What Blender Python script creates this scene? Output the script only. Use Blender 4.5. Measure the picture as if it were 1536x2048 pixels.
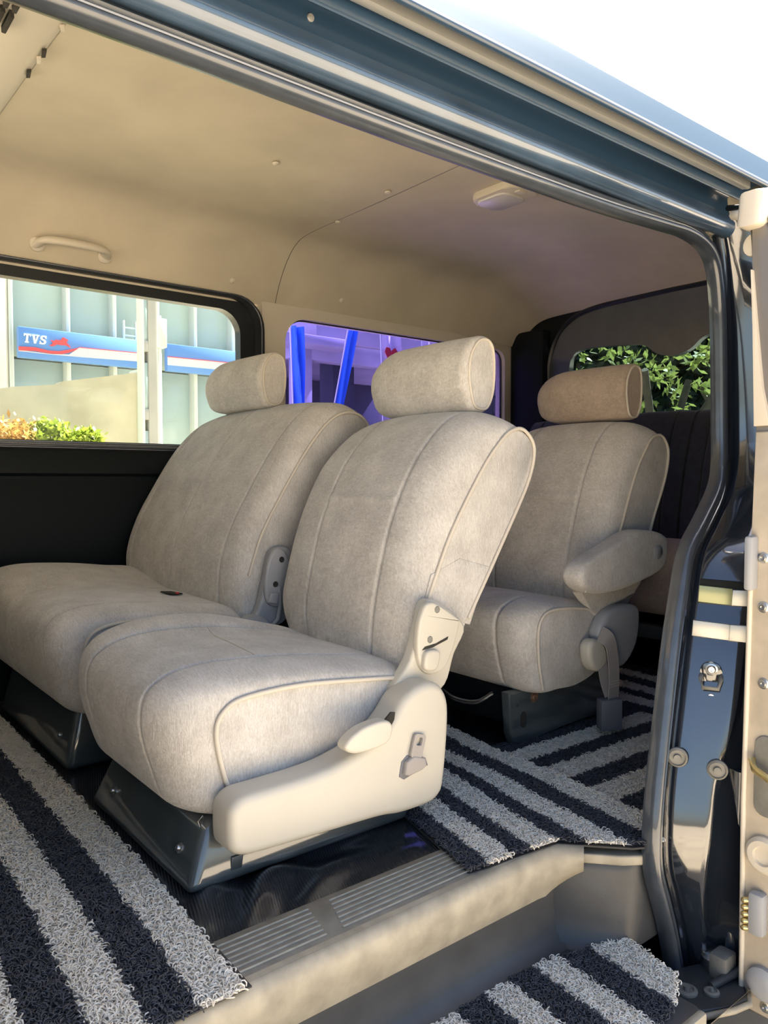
import bpy, bmesh, math, random
import numpy as np
from mathutils import Vector, Matrix, Euler
random.seed(7); RNG = np.random.default_rng(7)

for o in list(bpy.data.objects): bpy.data.objects.remove(o, do_unlink=True)
SC = bpy.context.scene; COL = SC.collection

# ------------------------------------------------------------------ camera
# van frame: +X to the rear of the van, +Y across it away from the open side door, floor at z = 0
cam = bpy.data.cameras.new('camera'); camo = bpy.data.objects.new('camera', cam); COL.objects.link(camo)
cam.sensor_fit = 'HORIZONTAL'; cam.sensor_width = 36.0; cam.lens = 36.0 * 1545.0 / 1536.0
cam.clip_start = 0.02; cam.clip_end = 300
camo.location = (0, -0.93, 0.70)
camo.rotation_euler = (math.radians(90 - 2.3), 0, math.radians(-38.8))
SC.camera = camo

# ------------------------------------------------------------------ world, sun, exposure
w = bpy.data.worlds.new('sky'); SC.world = w; w.use_nodes = True
nt = w.node_tree; nt.nodes.clear()
sky = nt.nodes.new('ShaderNodeTexSky'); sky.sky_type = 'NISHITA'; sky.sun_disc = False
sky.sun_elevation = math.radians(52); sky.sun_rotation = math.radians(85)
sky.air_density = 1.0; sky.dust_density = 3.2; sky.ozone_density = 1.0
bg = nt.nodes.new('ShaderNodeBackground'); bg.inputs['Strength'].default_value = 0.12
out = nt.nodes.new('ShaderNodeOutputWorld')
nt.links.new(sky.outputs[0], bg.inputs[0]); nt.links.new(bg.outputs[0], out.inputs[0])
sun = bpy.data.lights.new('sun', 'SUN'); sun.energy = 12.0; sun.angle = math.radians(1.0); sun.color = (1.0, 0.92, 0.80)
suno = bpy.data.objects.new('sun', sun); COL.objects.link(suno)
sd = Vector((-0.62, -0.02, -0.78))                      # direction the light travels
suno.rotation_euler = sd.to_track_quat('-Z', 'Y').to_euler(); suno.location = (8, 0, 10)
SC.view_settings.view_transform = 'Standard'; SC.view_settings.look = 'None'
SC.view_settings.gamma = 1.0; SC.view_settings.use_curve_mapping = False
SC.view_settings.exposure = 1.72

# ------------------------------------------------------------------ materials
def nodes(m): return m.node_tree.nodes, m.node_tree.links
def mat(name, col, rough=0.6, metal=0.0, coat=0.0, spec=0.5, noise=None, bump=None, sheen=0.0, cior=1.5):
    """noise=(scale, amount, detail), bump=(scale, strength)"""
    m = bpy.data.materials.new(name); m.use_nodes = True
    N, L = nodes(m); b = N['Principled BSDF']
    b.inputs['Base Color'].default_value = (*col, 1); b.inputs['Roughness'].default_value = rough
    b.inputs['Metallic'].default_value = metal; b.inputs['Coat Weight'].default_value = coat
    b.inputs['Coat Roughness'].default_value = 0.06; b.inputs['Coat IOR'].default_value = cior
    b.inputs['Specular IOR Level'].default_value = spec; b.inputs['Sheen Weight'].default_value = sheen
    tc = N.new('ShaderNodeTexCoord')
    if noise:
        n = N.new('ShaderNodeTexNoise'); n.inputs['Scale'].default_value = noise[0]; n.inputs['Detail'].default_value = noise[2] if len(noise) > 2 else 4
        r = N.new('ShaderNodeMapRange'); r.inputs['From Min'].default_value = .3; r.inputs['From Max'].default_value = .7
        r.inputs['To Min'].default_value = 1 - noise[1]; r.inputs['To Max'].default_value = 1 + noise[1]
        x = N.new('ShaderNodeVectorMath'); x.operation = 'SCALE'; x.inputs[0].default_value = col
        L.new(tc.outputs['Object'], n.inputs['Vector']); L.new(n.outputs['Fac'], r.inputs['Value'])
        L.new(r.outputs[0], x.inputs['Scale']); L.new(x.outputs[0], b.inputs['Base Color'])
    if bump:
        n2 = N.new('ShaderNodeTexNoise'); n2.inputs['Scale'].default_value = bump[0]; n2.inputs['Detail'].default_value = 3
        bp = N.new('ShaderNodeBump'); bp.inputs['Strength'].default_value = bump[1]; bp.inputs['Distance'].default_value = 0.004
        L.new(tc.outputs['Object'], n2.inputs['Vector']); L.new(n2.outputs['Fac'], bp.inputs['Height']); L.new(bp.outputs[0], b.inputs['Normal'])
    return m

def velour(name, c1, c2, sheen=0.25):
    m = bpy.data.materials.new(name); m.use_nodes = True
    N, L = nodes(m); b = N['Principled BSDF']; b.inputs['Roughness'].default_value = 0.9
    b.inputs['Specular IOR Level'].default_value = 0.15; b.inputs['Sheen Weight'].default_value = sheen; b.inputs['Sheen Roughness'].default_value = 0.5
    tc = N.new('ShaderNodeTexCoord')
    acc = None
    # two layers of short brushed strokes in crossing directions, plus a soft mottling
    for k, (rot, sc) in enumerate((((0.3, 0.5, 0.6), (340, 60, 150)), ((-0.7, 0.2, -0.5), (300, 140, 55)))):
        mp = N.new('ShaderNodeMapping'); mp.inputs['Rotation'].default_value = rot; mp.inputs['Scale'].default_value = sc
        n = N.new('ShaderNodeTexNoise'); n.inputs['Scale'].default_value = 1.0; n.inputs['Detail'].default_value = 3; n.inputs['Distortion'].default_value = 1.2
        L.new(tc.outputs['Object'], mp.inputs['Vector']); L.new(mp.outputs[0], n.inputs['Vector'])
        if acc is None: acc = n.outputs['Fac']
        else:
            a = N.new('ShaderNodeMath'); a.operation = 'ADD'; L.new(acc, a.inputs[0]); L.new(n.outputs['Fac'], a.inputs[1]); acc = a.outputs[0]
    n3 = N.new('ShaderNodeTexNoise'); n3.inputs['Scale'].default_value = 14; n3.inputs['Detail'].default_value = 5
    L.new(tc.outputs['Object'], n3.inputs['Vector'])
    a = N.new('ShaderNodeMath'); a.operation = 'ADD'; L.new(acc, a.inputs[0]); L.new(n3.outputs['Fac'], a.inputs[1])
    r = N.new('ShaderNodeMapRange'); r.inputs['From Min'].default_value = 1.15; r.inputs['From Max'].default_value = 1.85
    L.new(a.outputs[0], r.inputs['Value'])
    mx = N.new('ShaderNodeMix'); mx.data_type = 'RGBA'; mx.inputs[6].default_value = (*c1, 1); mx.inputs[7].default_value = (*c2, 1)
    L.new(r.outputs[0], mx.inputs[0]); L.new(mx.outputs[2], b.inputs['Base Color'])
    bp = N.new('ShaderNodeBump'); bp.inputs['Strength'].default_value = 0.35; bp.inputs['Distance'].default_value = 0.003
    L.new(a.outputs[0], bp.inputs['Height']); L.new(bp.outputs[0], b.inputs['Normal'])
    return m

def glass(name, tint, gloss=1.0):
    m = bpy.data.materials.new(name); m.use_nodes = True
    N, L = nodes(m); N.clear()
    o = N.new('ShaderNodeOutputMaterial'); t = N.new('ShaderNodeBsdfTransparent'); t.inputs[0].default_value = (*tint, 1)
    g = N.new('ShaderNodeBsdfGlossy'); g.inputs['Roughness'].default_value = 0.02
    f = N.new('ShaderNodeFresnel'); f.inputs[0].default_value = 1.35
    x = N.new('ShaderNodeMixShader'); L.new(f.outputs[0], x.inputs[0]); L.new(t.outputs[0], x.inputs[1]); L.new(g.outputs[0], x.inputs[2]); L.new(x.outputs[0], o.inputs[0])
    return m

M = {}
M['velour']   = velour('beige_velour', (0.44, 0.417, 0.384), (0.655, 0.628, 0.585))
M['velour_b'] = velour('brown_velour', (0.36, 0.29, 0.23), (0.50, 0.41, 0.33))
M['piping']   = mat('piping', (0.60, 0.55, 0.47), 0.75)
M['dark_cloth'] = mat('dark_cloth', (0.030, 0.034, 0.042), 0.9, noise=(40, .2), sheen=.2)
M['plastic']  = mat('cream_plastic', (0.56, 0.53, 0.455), 0.42, noise=(8, .03), bump=(900, .04))
M['plastic_grey'] = mat('grey_plastic', (0.34, 0.35, 0.37), 0.42, bump=(900, .04))
M['base']     = mat('charcoal_plastic', (0.062, 0.076, 0.080), 0.34, noise=(12, .12), bump=(700, .05), coat=.7, cior=2.1)
M['black']    = mat('black_trim', (0.003, 0.006, 0.007), 0.6, spec=.22, bump=(600, .06))
M['rubber']   = mat('rubber', (0.014, 0.018, 0.022), 0.33)
M['seal']     = mat('seal_rubber', (0.045, 0.055, 0.070), 0.30, noise=(30, .15), coat=.6, cior=1.7)
M['paint']    = mat('body_paint', (0.010, 0.014, 0.022), 0.20, coat=1.0, spec=.6, cior=1.9)
M['paint_roof_sky'] = mat('roof_paint_sky_tint', (0.050, 0.105, 0.185), 0.5, spec=.12)  # dark body paint with the blue sky reflection put into its colour
M['paint_head_sky'] = mat('header_paint_sky_tint', (0.018, 0.042, 0.080), 0.30, coat=.6, cior=1.5)  # same body paint, made bluer for the sky it mirrors
M['paint_flange_sky'] = mat('flange_paint_sky_tint', (0.040, 0.070, 0.115), 0.30, coat=1.0, noise=(10, .25), cior=1.7)  # flange roll: base lightened to carry the sky reflection
M['rail']     = mat('rail_metal', (0.42, 0.42, 0.40), 0.35, metal=.6)
M['headliner'] = mat('headliner', (0.54, 0.485, 0.375), 0.92, noise=(4.5, .09, 5), bump=(420, .10))
M['headtrim'] = mat('headliner_trim', (0.60, 0.55, 0.455), 0.6, bump=(500, .05))
M['seam']     = mat('seam_gap', (0.03, 0.028, 0.022), 0.9)
M['lamp']     = mat('lamp_lens', (0.62, 0.60, 0.60), 0.25)
M['steel']    = mat('steel', (0.55, 0.55, 0.54), 0.3, metal=1.0)
M['brass']    = mat('brass', (0.75, 0.60, 0.28), 0.3, metal=.9)
M['rust']     = mat('rusty_steel', (0.24, 0.14, 0.09), 0.6, metal=.4, noise=(80, .3))
M['dusty']    = mat('dust_reflection_plastic', (0.33, 0.295, 0.225), 0.5, noise=(22, .22, 6), bump=(120, .06))  # sand tone: dust plus sunlit ground reflection put into the colour
M['scuff']    = mat('scuff_plastic', (0.19, 0.185, 0.165), 0.55, noise=(35, .18, 5))
M['scuff_rib'] = mat('scuff_rib', (0.36, 0.34, 0.28), 0.5, noise=(60, .2))
M['step']     = mat('step_plastic', (0.045, 0.048, 0.052), 0.42, noise=(9, .3), bump=(200, .05))
M['webbing']  = mat('belt_webbing', (0.36, 0.335, 0.315), 0.7, bump=(1200, .1))
M['buckle']   = mat('buckle', (0.15, 0.155, 0.18), 0.45)
M['mat_light'] = mat('mat_light_coil', (0.80, 0.75, 0.655), 0.55, noise=(60, .12))
M['mat_dark'] = mat('mat_dark_coil', (0.050, 0.054, 0.066), 0.42, noise=(60, .2))
M['mat_back'] = mat('mat_backing', (0.05, 0.047, 0.044), 0.9)
M['glass']    = glass('clear_glass', (0.90, 0.95, 0.93))
M['glass_purple'] = glass('purple_film_glass', (0.50, 0.46, 0.92))
M['glass_dark'] = glass('privacy_glass', (0.42, 0.51, 0.53))
M['door_metal'] = mat('door_edge_paint', (0.46, 0.40, 0.315), 0.38, noise=(18, .15), coat=.3)
M['door_shade'] = mat('door_taupe_paint', (0.16, 0.145, 0.13), 0.4, coat=.5)
M['door_trim'] = mat('door_edge_light', (0.62, 0.56, 0.46), 0.45)
M['ground']   = mat('sandy_ground', (0.48, 0.41, 0.31), 0.95, noise=(1.3, .18, 8), bump=(30, .3))
M['concrete'] = mat('concrete', (0.40, 0.39, 0.36), 0.9, noise=(2, .12, 6))
M['yard']     = mat('cream_concrete', (0.56, 0.51, 0.37), 0.9, noise=(3, .15, 6))
M['plate']    = mat('olive_reflection_plate', (0.30, 0.32, 0.18), 0.25, metal=.3)  # olive tone is a yellow-green reflection put into the plate's colour
M['red']      = mat('red_print', (0.62, 0.03, 0.03), 0.5)
M['white']    = mat('white_print', (0.80, 0.80, 0.80), 0.5)

# vinyl floor: fine ribs in the sheet
def vinyl():
    m = mat('black_vinyl', (0.020, 0.024, 0.031), 0.30, coat=.5, cior=1.7)
    N, L = nodes(m); b = N['Principled BSDF']; tc = N.new('ShaderNodeTexCoord')
    wv = N.new('ShaderNodeTexWave'); wv.wave_type = 'BANDS'; wv.bands_direction = 'X'; wv.inputs['Scale'].default_value = 62; wv.inputs['Distortion'].default_value = 0.35
    wv.inputs['Detail'].default_value = 1
    mp = N.new('ShaderNodeMapping'); mp.inputs['Rotation'].default_value = (0, 0, math.radians(18))
    bp = N.new('ShaderNodeBump'); bp.inputs['Strength'].default_value = 0.8; bp.inputs['Distance'].default_value = 0.003
    L.new(tc.outputs['Object'], mp.inputs[0]); L.new(mp.outputs[0], wv.inputs[0]); L.new(wv.outputs['Fac'], bp.inputs['Height']); L.new(bp.outputs[0], b.inputs['Normal'])
    return m
M['vinyl'] = vinyl()

# ------------------------------------------------------------------ helpers
def tag(o, label=None, cat=None, group=None, kind=None):
    if label: o['label'] = label
    if cat: o['category'] = cat
    if group: o['group'] = group
    if kind: o['kind'] = kind
    return o
def link(name, me, m=None, parent=None):
    if m is not None and not me.materials: me.materials.append(M[m] if isinstance(m, str) else m)
    o = bpy.data.objects.new(name, me); COL.objects.link(o)
    if parent is not None:
        o.parent = parent                                 # parts are modelled in place: cancel the offset of an Empty root
        if parent.type == 'EMPTY': o.matrix_parent_inverse = Matrix.Translation(-parent.location)
    return o
def empty(name, loc=(0, 0, 0)):
    o = bpy.data.objects.new(name, None); o.empty_display_size = .05; COL.objects.link(o); o.location = loc; return o
def mesh(name, V, F, m, parent=None, smooth=True, ang=40):
    me = bpy.data.meshes.new(name); me.from_pydata([tuple(v) for v in V], [], [tuple(f) for f in F]); me.validate(); me.update()
    bm = bmesh.new(); bm.from_mesh(me); bmesh.ops.recalc_face_normals(bm, faces=bm.faces); bm.to_mesh(me); bm.free()
    if smooth:
        me.shade_smooth(); me.set_sharp_from_angle(angle=math.radians(ang))
    return link(name, me, m, parent)
def bm_obj(name, bm, m, parent=None, smooth=True, ang=40):
    bmesh.ops.recalc_face_normals(bm, faces=bm.faces)
    me = bpy.data.meshes.new(name); bm.to_mesh(me); bm.free()
    if smooth:
        me.shade_smooth(); me.set_sharp_from_angle(angle=math.radians(ang))
    return link(name, me, m, parent)
def box(name, x, y, z, m, parent=None, bev=.003, seg=2, rot=None, piv=None):
    bm = bmesh.new(); bmesh.ops.create_cube(bm, size=1)
    c = Vector(((x[0]+x[1])/2, (y[0]+y[1])/2, (z[0]+z[1])/2))
    for v in bm.verts: v.co = Vector((v.co.x*(x[1]-x[0]), v.co.y*(y[1]-y[0]), v.co.z*(z[1]-z[0])))
    if bev: bmesh.ops.bevel(bm, geom=list(bm.edges), offset=min(bev, .45*min(x[1]-x[0], y[1]-y[0], z[1]-z[0])), segments=seg, profile=.5, affect='EDGES')
    for v in bm.verts:
        p = v.co
        if rot: p = Euler(rot).to_matrix() @ p
        v.co = p + c
    return bm_obj(name, bm, m, parent)
def prism(name, poly, axis, a, b, m, parent=None, bev=0.0, seg=3, ang=40):
    """poly of 2D points in the plane normal to axis ('y': (x,z), 'x': (y,z), 'z': (x,y)), extruded a..b"""
    def P(u, v, t): return {'y': (u, t, v), 'x': (t, u, v), 'z': (u, v, t)}[axis]
    bm = bmesh.new()
    A = [bm.verts.new(P(u, v, a)) for u, v in poly]; B = [bm.verts.new(P(u, v, b)) for u, v in poly]
    n = len(poly); bm.faces.new(A); bm.faces.new(B[::-1])
    for i in range(n): bm.faces.new((A[i], A[(i+1) % n], B[(i+1) % n], B[i]))
    if bev:
        es = [e for e in bm.edges if (e.verts[0] in A) == (e.verts[1] in A)]
        bmesh.ops.bevel(bm, geom=es, offset=bev, segments=seg, profile=.5, affect='EDGES', clamp_overlap=True)
    return bm_obj(name, bm, m, parent, ang=ang)
def spline(pts, n=8, closed=False):
    P = [np.array(p, float) for p in pts]; out = []; N = len(P)
    rng = range(N) if closed else range(N-1)
    for i in rng:
        if closed: p0, p1, p2, p3 = P[(i-1) % N], P[i], P[(i+1) % N], P[(i+2) % N]
        else: p0 = P[i-1] if i else 2*P[0]-P[1]; p1 = P[i]; p2 = P[i+1]; p3 = P[i+2] if i+2 < N else 2*P[-1]-P[-2]
        for k in range(n):
            t = k/n
            out.append(.5*((2*p1)+(-p0+p2)*t+(2*p0-5*p1+4*p2-p3)*t*t+(-p0+3*p1-3*p2+p3)*t**3))
    if not closed: out.append(P[-1])
    return out
def rrect(u0, u1, v0, v1, r, n=6):
    """rounded rectangle outline; r a number or four radii (lower-right, upper-right, upper-left, lower-left)"""
    if not isinstance(r, (tuple, list)): r = (r,)*4
    out = []
    for k, (cu, cv, a0) in enumerate(((u1, v0, -90), (u1, v1, 0), (u0, v1, 90), (u0, v0, 180))):
        q = r[k]; ccu = cu - q if cu == u1 else cu + q; ccv = cv - q if cv == v1 else cv + q
        for i in range(n+1):
            a = math.radians(a0 + 90*i/n); out.append((ccu + q*math.cos(a), ccv + q*math.sin(a)))
    return out
def ring(name, outer, inner, axis, a, b, m, parent=None):
    def P(u, v, t): return {'y': (u, t, v), 'x': (t, u, v), 'z': (u, v, t)}[axis]
    n = len(outer); V = [P(u, v, a) for u, v in outer]+[P(u, v, a) for u, v in inner]+[P(u, v, b) for u, v in outer]+[P(u, v, b) for u, v in inner]
    F = []
    for i in range(n):
        j = (i+1) % n
        F += [(i, j, n+j, n+i), (2*n+i, 3*n+i, 3*n+j, 2*n+j), (i, 2*n+i, 2*n+j, j), (n+i, n+j, 3*n+j, 3*n+i)]
    return mesh(name, V, F, m, parent)
def sweep(name, path, prof, ref, m, parent=None, closed=False, pclosed=True, ang=50):
    """profile points (a, b): a along ref made normal to the path, b along path x a"""
    P = [Vector(p) for p in path]; n = len(P); V = []; F = []; k = len(prof)
    for i in range(n):
        if closed: t = P[(i+1) % n]-P[i-1]
        else: t = P[min(i+1, n-1)]-P[max(i-1, 0)]
        t.normalize(); rf = Vector(ref[i]) if isinstance(ref[0], (tuple, list, Vector)) else Vector(ref)
        s = (rf - t*rf.dot(t)).normalized(); u = t.cross(s)
        for a, b in prof: V.append(P[i]+s*a+u*b)
    for i in range(n if closed else n-1):
        j = (i+1) % n
        for q in range(k if pclosed else k-1):
            r = (q+1) % k; F.append((i*k+q, i*k+r, j*k+r, j*k+q))
    if not closed and pclosed: F += [tuple(range(k)), tuple(range((n-1)*k, n*k))]
    return mesh(name, V, F, m, parent, ang=ang)
def circ(r, n=8): return [(r*math.cos(2*math.pi*i/n), r*math.sin(2*math.pi*i/n)) for i in range(n)]
def tube(name, path, r, m, parent=None, closed=False, n=8, ref=(.31, .52, .79)):
    return sweep(name, path, circ(r, n), ref, m, parent, closed, ang=80)
def lathe(name, prof, c, axis, m, parent=None, n=20):
    """prof (r, h) along axis vector from centre c"""
    ax = Vector(axis).normalized(); q = ax.to_track_quat('Z', 'Y').to_matrix(); V = []; F = []; k = len(prof)
    for i in range(n):
        a = 2*math.pi*i/n
        for r, h in prof: V.append(Vector(c)+q @ Vector((r*math.cos(a), r*math.sin(a), h)))
    for i in range(n):
        j = (i+1) % n
        for s in range(k-1): F.append((i*k+s, i*k+s+1, j*k+s+1, j*k+s))
    F.append(tuple(i*k+k-1 for i in range(n))); F.append(tuple(i*k for i in range(n)))
    return mesh(name, V, F, m, parent, ang=35)
def bolt(name, c, axis, r, m, parent=None):
    o = lathe(name, [(r*1.5, -.002), (r*1.5, .001), (r*1.05, .002), (r, .005), (r*.8, .007), (r*.45, .007), (r*.4, .004), (.0005, .004)], c, axis, m, parent, 14); return o

def pad(name, main, side0, side1, y0, y1, r0, r1, m, parent, fdir, grooves=(), crown=.012, n=6, warp=None, hgroove=None):
    """upholstered block: closed x-z profile 'main' rounded off to 'side0' at y0 and to 'side1' at y1.
    grooves = stitched seams (y, depth) on the side that faces fdir; hgroove = (z, y_a, y_b, depth)"""
    A = np.array(spline(main, n, True)); B0 = np.array(spline(side0, n, True)); B1 = np.array(spline(side1, n, True)); K = len(A)
    tan = np.roll(A, -1, 0)-np.roll(A, 1, 0); nor = np.stack([tan[:, 1], -tan[:, 0]], 1); nor /= np.linalg.norm(nor, axis=1)[:, None]+1e-9
    cen = A.mean(0)
    area = np.sum(A[:, 0]*np.roll(A[:, 1], -1)-np.roll(A[:, 0], -1)*A[:, 1])
    if area < 0: nor = -nor
    fd = np.array(fdir, float); fd /= np.linalg.norm(fd)
    wf = np.clip((nor @ fd-.15)/.5, 0, 1); wg = np.clip((nor @ fd+.35)/.3, 0, 1)
    ys = set()
    for k in range(8):
        a = math.pi/2*k/7
        ys.add(round(y0+r0*(1-math.cos(a)), 5)); ys.add(round(y1-r1*(1-math.cos(a)), 5))
    for k in range(1, 22): ys.add(round(y0+r0+(y1-r1-y0-r0)*k/22, 5))
    for g in grooves:
        for d in (-.012, -.006, -.003, -.0015, 0, .0015, .003, .006, .012):
            if y0+.004 < g[0]+d < y1-.004: ys.add(round(g[0]+d, 5))
    ys = sorted(ys); V = []; F = []; ym = (y0+y1)/2; hw = (y1-y0)/2
    for y in ys:
        d0 = y-y0; d1 = y1-y; s = 1.0; P = A.copy()
        if d0 < r0:
            s = math.sqrt(max(0, 1-(1-d0/r0)**2)); P = B0*(1-s)+A*s
        elif d1 < r1:
            s = math.sqrt(max(0, 1-(1-d1/r1)**2)); P = B1*(1-s)+A*s
        off = crown*(1-((y-ym)/hw)**2)
        gr = sum(g[1]*math.exp(-((y-g[0])/.0032)**2) for g in grooves)
        for i in range(K):
            o = off*wf[i]-gr*wg[i]
            if hgroove and hgroove[1] < y < hgroove[2]: o -= hgroove[3]*math.exp(-((P[i, 1]-hgroove[0])/.007)**2)*wf[i]
            p = Vector((P[i, 0]+nor[i, 0]*o*s, y, P[i, 1]+nor[i, 1]*o*s))
            V.append(warp(p) if warp else p)
    for j in range(len(ys)-1):
        for i in range(K):
            i2 = (i+1) % K; F.append((j*K+i, j*K+i2, (j+1)*K+i2, (j+1)*K+i))
    F.append(tuple(range(K))); F.append(tuple(range((len(ys)-1)*K, len(ys)*K)))
    return mesh(name, V, F, m, parent, ang=60)

def soft_prism(name, ctrl, a, b, r, m, parent, n=5, sub=4):
    """closed smooth outline (x, z) made into a slab from y=a to y=b with well rounded rims"""
    A = np.array(spline(ctrl, sub, True)); K = len(A)
    tan = np.roll(A, -1, 0)-np.roll(A, 1, 0); nor = np.stack([tan[:, 1], -tan[:, 0]], 1); nor /= np.linalg.norm(nor, axis=1)[:, None]+1e-9
    if np.sum(A[:, 0]*np.roll(A[:, 1], -1)-np.roll(A[:, 0], -1)*A[:, 1]) < 0: nor = -nor
    rings = []
    for i in range(n+1):
        t = math.pi/2*i/n; rings.append((a+r*(1-math.sin(t)) if False else a+r*(1-math.cos(t)), r*(1-math.sin(t))))
    rings += [(b-(y-a), ins) for y, ins in rings[::-1]]
    V = []; F = []
    for y, ins in rings: V += [(p[0]-q[0]*ins, y, p[1]-q[1]*ins) for p, q in zip(A, nor)]
    for j in range(len(rings)-1):
        for i in range(K): F.append((j*K+i, j*K+(i+1) % K, (j+1)*K+(i+1) % K, (j+1)*K+i))
    F += [tuple(range(K)), tuple(range((len(rings)-1)*K, len(rings)*K))]
    return mesh(name, V, F, m, parent, ang=50)
from mathutils.bvhtree import BVHTree
def drape(name, obj, pts, r, m, lift=.0004):
    """a stitched line laid on the upper surface of obj along (x, y) points"""
    me = obj.data; t = BVHTree.FromPolygons([v.co for v in me.vertices], [tuple(p.vertices) for p in me.polygons]); P = []
    for x, y in pts:
        h = t.ray_cast(Vector((x, y, 3)), Vector((0, 0, -1)))
        if h[0]: P.append(h[0]+Vector((0, 0, lift)))
    return tube(name, P, r, m, obj, n=6)
def rot2(pts, c, deg):
    a = math.radians(deg); return [(c[0]+(u-c[0])*math.cos(a)-(v-c[1])*math.sin(a), c[1]+(u-c[0])*math.sin(a)+(v-c[1])*math.cos(a)) for u, v in pts]

# ================================================================== STRUCTURE
WY = 1.75                                                  # far side wall
def S(o, label): return tag(o, label, kind='structure')

# ---- floor: ribbed vinyl sheet with wrinkles where it runs out beside the seat
def floor_mesh():
    xs = np.concatenate([np.linspace(-1.6, .40, 10), np.linspace(.44, 1.15, 120), np.linspace(1.2, 3.1, 30)])
    ys = np.concatenate([np.linspace(.105, .50, 70), np.linspace(.54, WY+.02, 16)])
    V = []; F = []
    for x in xs:
        for y in ys:
            k = math.exp(-((x-.64)/.14)**2)*math.exp(-((y-.19)/.10)**2)
            z = .011*k*math.sin(38*(x*.9-y*1.3)+2.5*math.sin(9*x+6*y)) + .006*k
            k2 = math.exp(-((x-.80)/.14)**2)*math.exp(-((y-.27)/.07)**2)
            z += .007*k2*math.sin(55*(y*.9+x*.25))
            f = min(max((y-.125)/.04, 0), 1); V.append((x, y, z*1.25*f))
    ny = len(ys)
    for i in range(len(xs)-1):
        for j in range(ny-1): F.append((i*ny+j, (i+1)*ny+j, (i+1)*ny+j+1, i*ny+j+1))
    return V, F
V, F = floor_mesh(); S(mesh('floor', V, F, 'vinyl', ang=80), 'wrinkled black ribbed vinyl sheet covering the van floor')
fl = bpy.data.objects['floor']
# rear floor strip outboard of the sheet (behind the step), under the mats
box('rear_floor_strip', (1.335, 3.1), (-.112, .11), (-.05, -.001), 'step', fl, 0)
prism('floor_lip', [(1.20, .11), (1.20, .0), (1.225, -.02), (1.27, -.03), (1.335, -.10), (1.335, .11)], 'z', -.03, -.001, 'step', fl)
box('front_floor_strip', (-1.6, .12), (-.14, .11), (-.05, -.001), 'step', fl, 0)
box('floor_pan', (-1.6, 3.1), (0.02, WY), (-.16, -.02), 'black', fl, 0)

# ---- sill: scuff plate with ribs, rounded dusty edge toned by reflected ground, dark kick panel
sill = empty('trim_1', (.7, 0, 0)); S(sill, 'dusty grey door sill with two ribbed scuff panels along the floor edge')
X0, X1 = .13, 1.22
def long_x(name, prof, m, parent, xa, xb, nseg=2, ang=50):
    """profile (y, z) run along x"""
    V = []; F = []; k = len(prof)
    for i in range(nseg+1):
        x = xa+(xb-xa)*i/nseg
        V += [(x, y, z) for y, z in prof]
    for i in range(nseg):
        for q in range(k-1): F.append((i*k+q, i*k+q+1, (i+1)*k+q+1, (i+1)*k+q))
    return mesh(name, V, F, m, parent, ang=ang)
long_x('scuff_plate', [(.125, .0), (.12, .004), (.03, .004), (.005, .003)], 'scuff', sill, X0, X1)
for xa, xb in ((.30, .665), (.70, 1.02)):
    for k in range(7):
        y = .028+k*.0125
        sh = (y-.06)*.35
        prism('rib', [(xa+sh, y), (xb+sh*.6, y), (xb+sh*.6, y+.0028), (xa+sh, y+.0028)], 'z', .003, .0062, 'scuff_rib', sill, .0012, 2)
# rounded edge and riser follow the sill, then turn the corner at the rear end of the step
edge_prof = [(0.012, .0035), (.002, .0035), (-.006, .001), (-.013, -.006), (-.016, -.014), (-.018, -.03), (-.014, -.06), (-.006, -.088), (.004, -.090), (.012, -.086)]
epath = [(X0, .005, 0), (.6, .005, 0), (1.12, .005, 0)]+[(1.12+.10*math.sin(a), .005-.10*(1-math.cos(a)), 0) for a in np.linspace(.2, 1.0, 6)]
def sill_edge():
    V = []; F = []; k = len(edge_prof); P = [Vector(p) for p in epath]
    for i, p in enumerate(P):
        t = (P[min(i+1, len(P)-1)]-P[max(i-1, 0)]).normalized(); n = Vector((-t.y, t.x, 0))
        sc = 1-.52*max(0, (i-3)/(len(P)-4)) if len(P) > 4 else 1
        V += [p+n*a+Vector((0, 0, b*sc if b < 0 else b)) for a, b in edge_prof]
    for i in range(len(P)-1):
        for q in range(k-1): F.append((i*k+q, i*k+q+1, (i+1)*k+q+1, (i+1)*k+q))
    return mesh('sill_edge', V, F, 'dusty', sill, ang=60)
sill_edge()
# ---- step well
step = empty('trim_2', (.7, -.1, -.2)); S(step, 'dark grey moulded step well below the door sill')
long_x('kick_panel', [(.012, -.085), (.010, -.12), (.0, -.165), (-.012, -.182), (-.03, -.19)], 'step', step, X0, 1.20)
long_x('tread', [(-.03, -.19), (-.15, -.192), (-.265, -.192), (-.275, -.197), (-.278, -.21), (-.278, -.24)], 'step', step, X0, 1.215)
# curved rear end of the well
V = []; F = []
cols = [(.015, 1.165), (-.012, 1.180), (-.04, 1.200), (-.070, 1.224), (-.095, 1.246), (-.105, 1.262), (-.108, 1.30), (-.108, 1.43)]
lev = [(-.192, -.030), (-.187, -.012), (-.172, .0), (-.14, .008), (-.09, .014), (-.05, .019), (-.030, .024), (-.024, .032), (-.022, .09)]
for y, x in cols: V += [(x+dx, y, z) for z, dx in lev]
for i in range(len(cols)-1):
    for q in range(len(lev)-1): F.append((i*len(lev)+q, i*len(lev)+q+1, (i+1)*len(lev)+q+1, (i+1)*len(lev)+q))
mesh('well_end', V, F, 'step', step, ang=70)
prism('corner_cover', [(1.205, -.030), (1.222, -.02), (1.285, -.03), (1.320, -.09), (1.318, -.108), (1.290, -.112), (1.258, -.090)], 'z', -.034, -.014, 'dusty', step, .004)
box('step_edge_strip', (X0, 1.21), (-.290, -.274), (-.225, -.188), 'dusty', step, .006)

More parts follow.
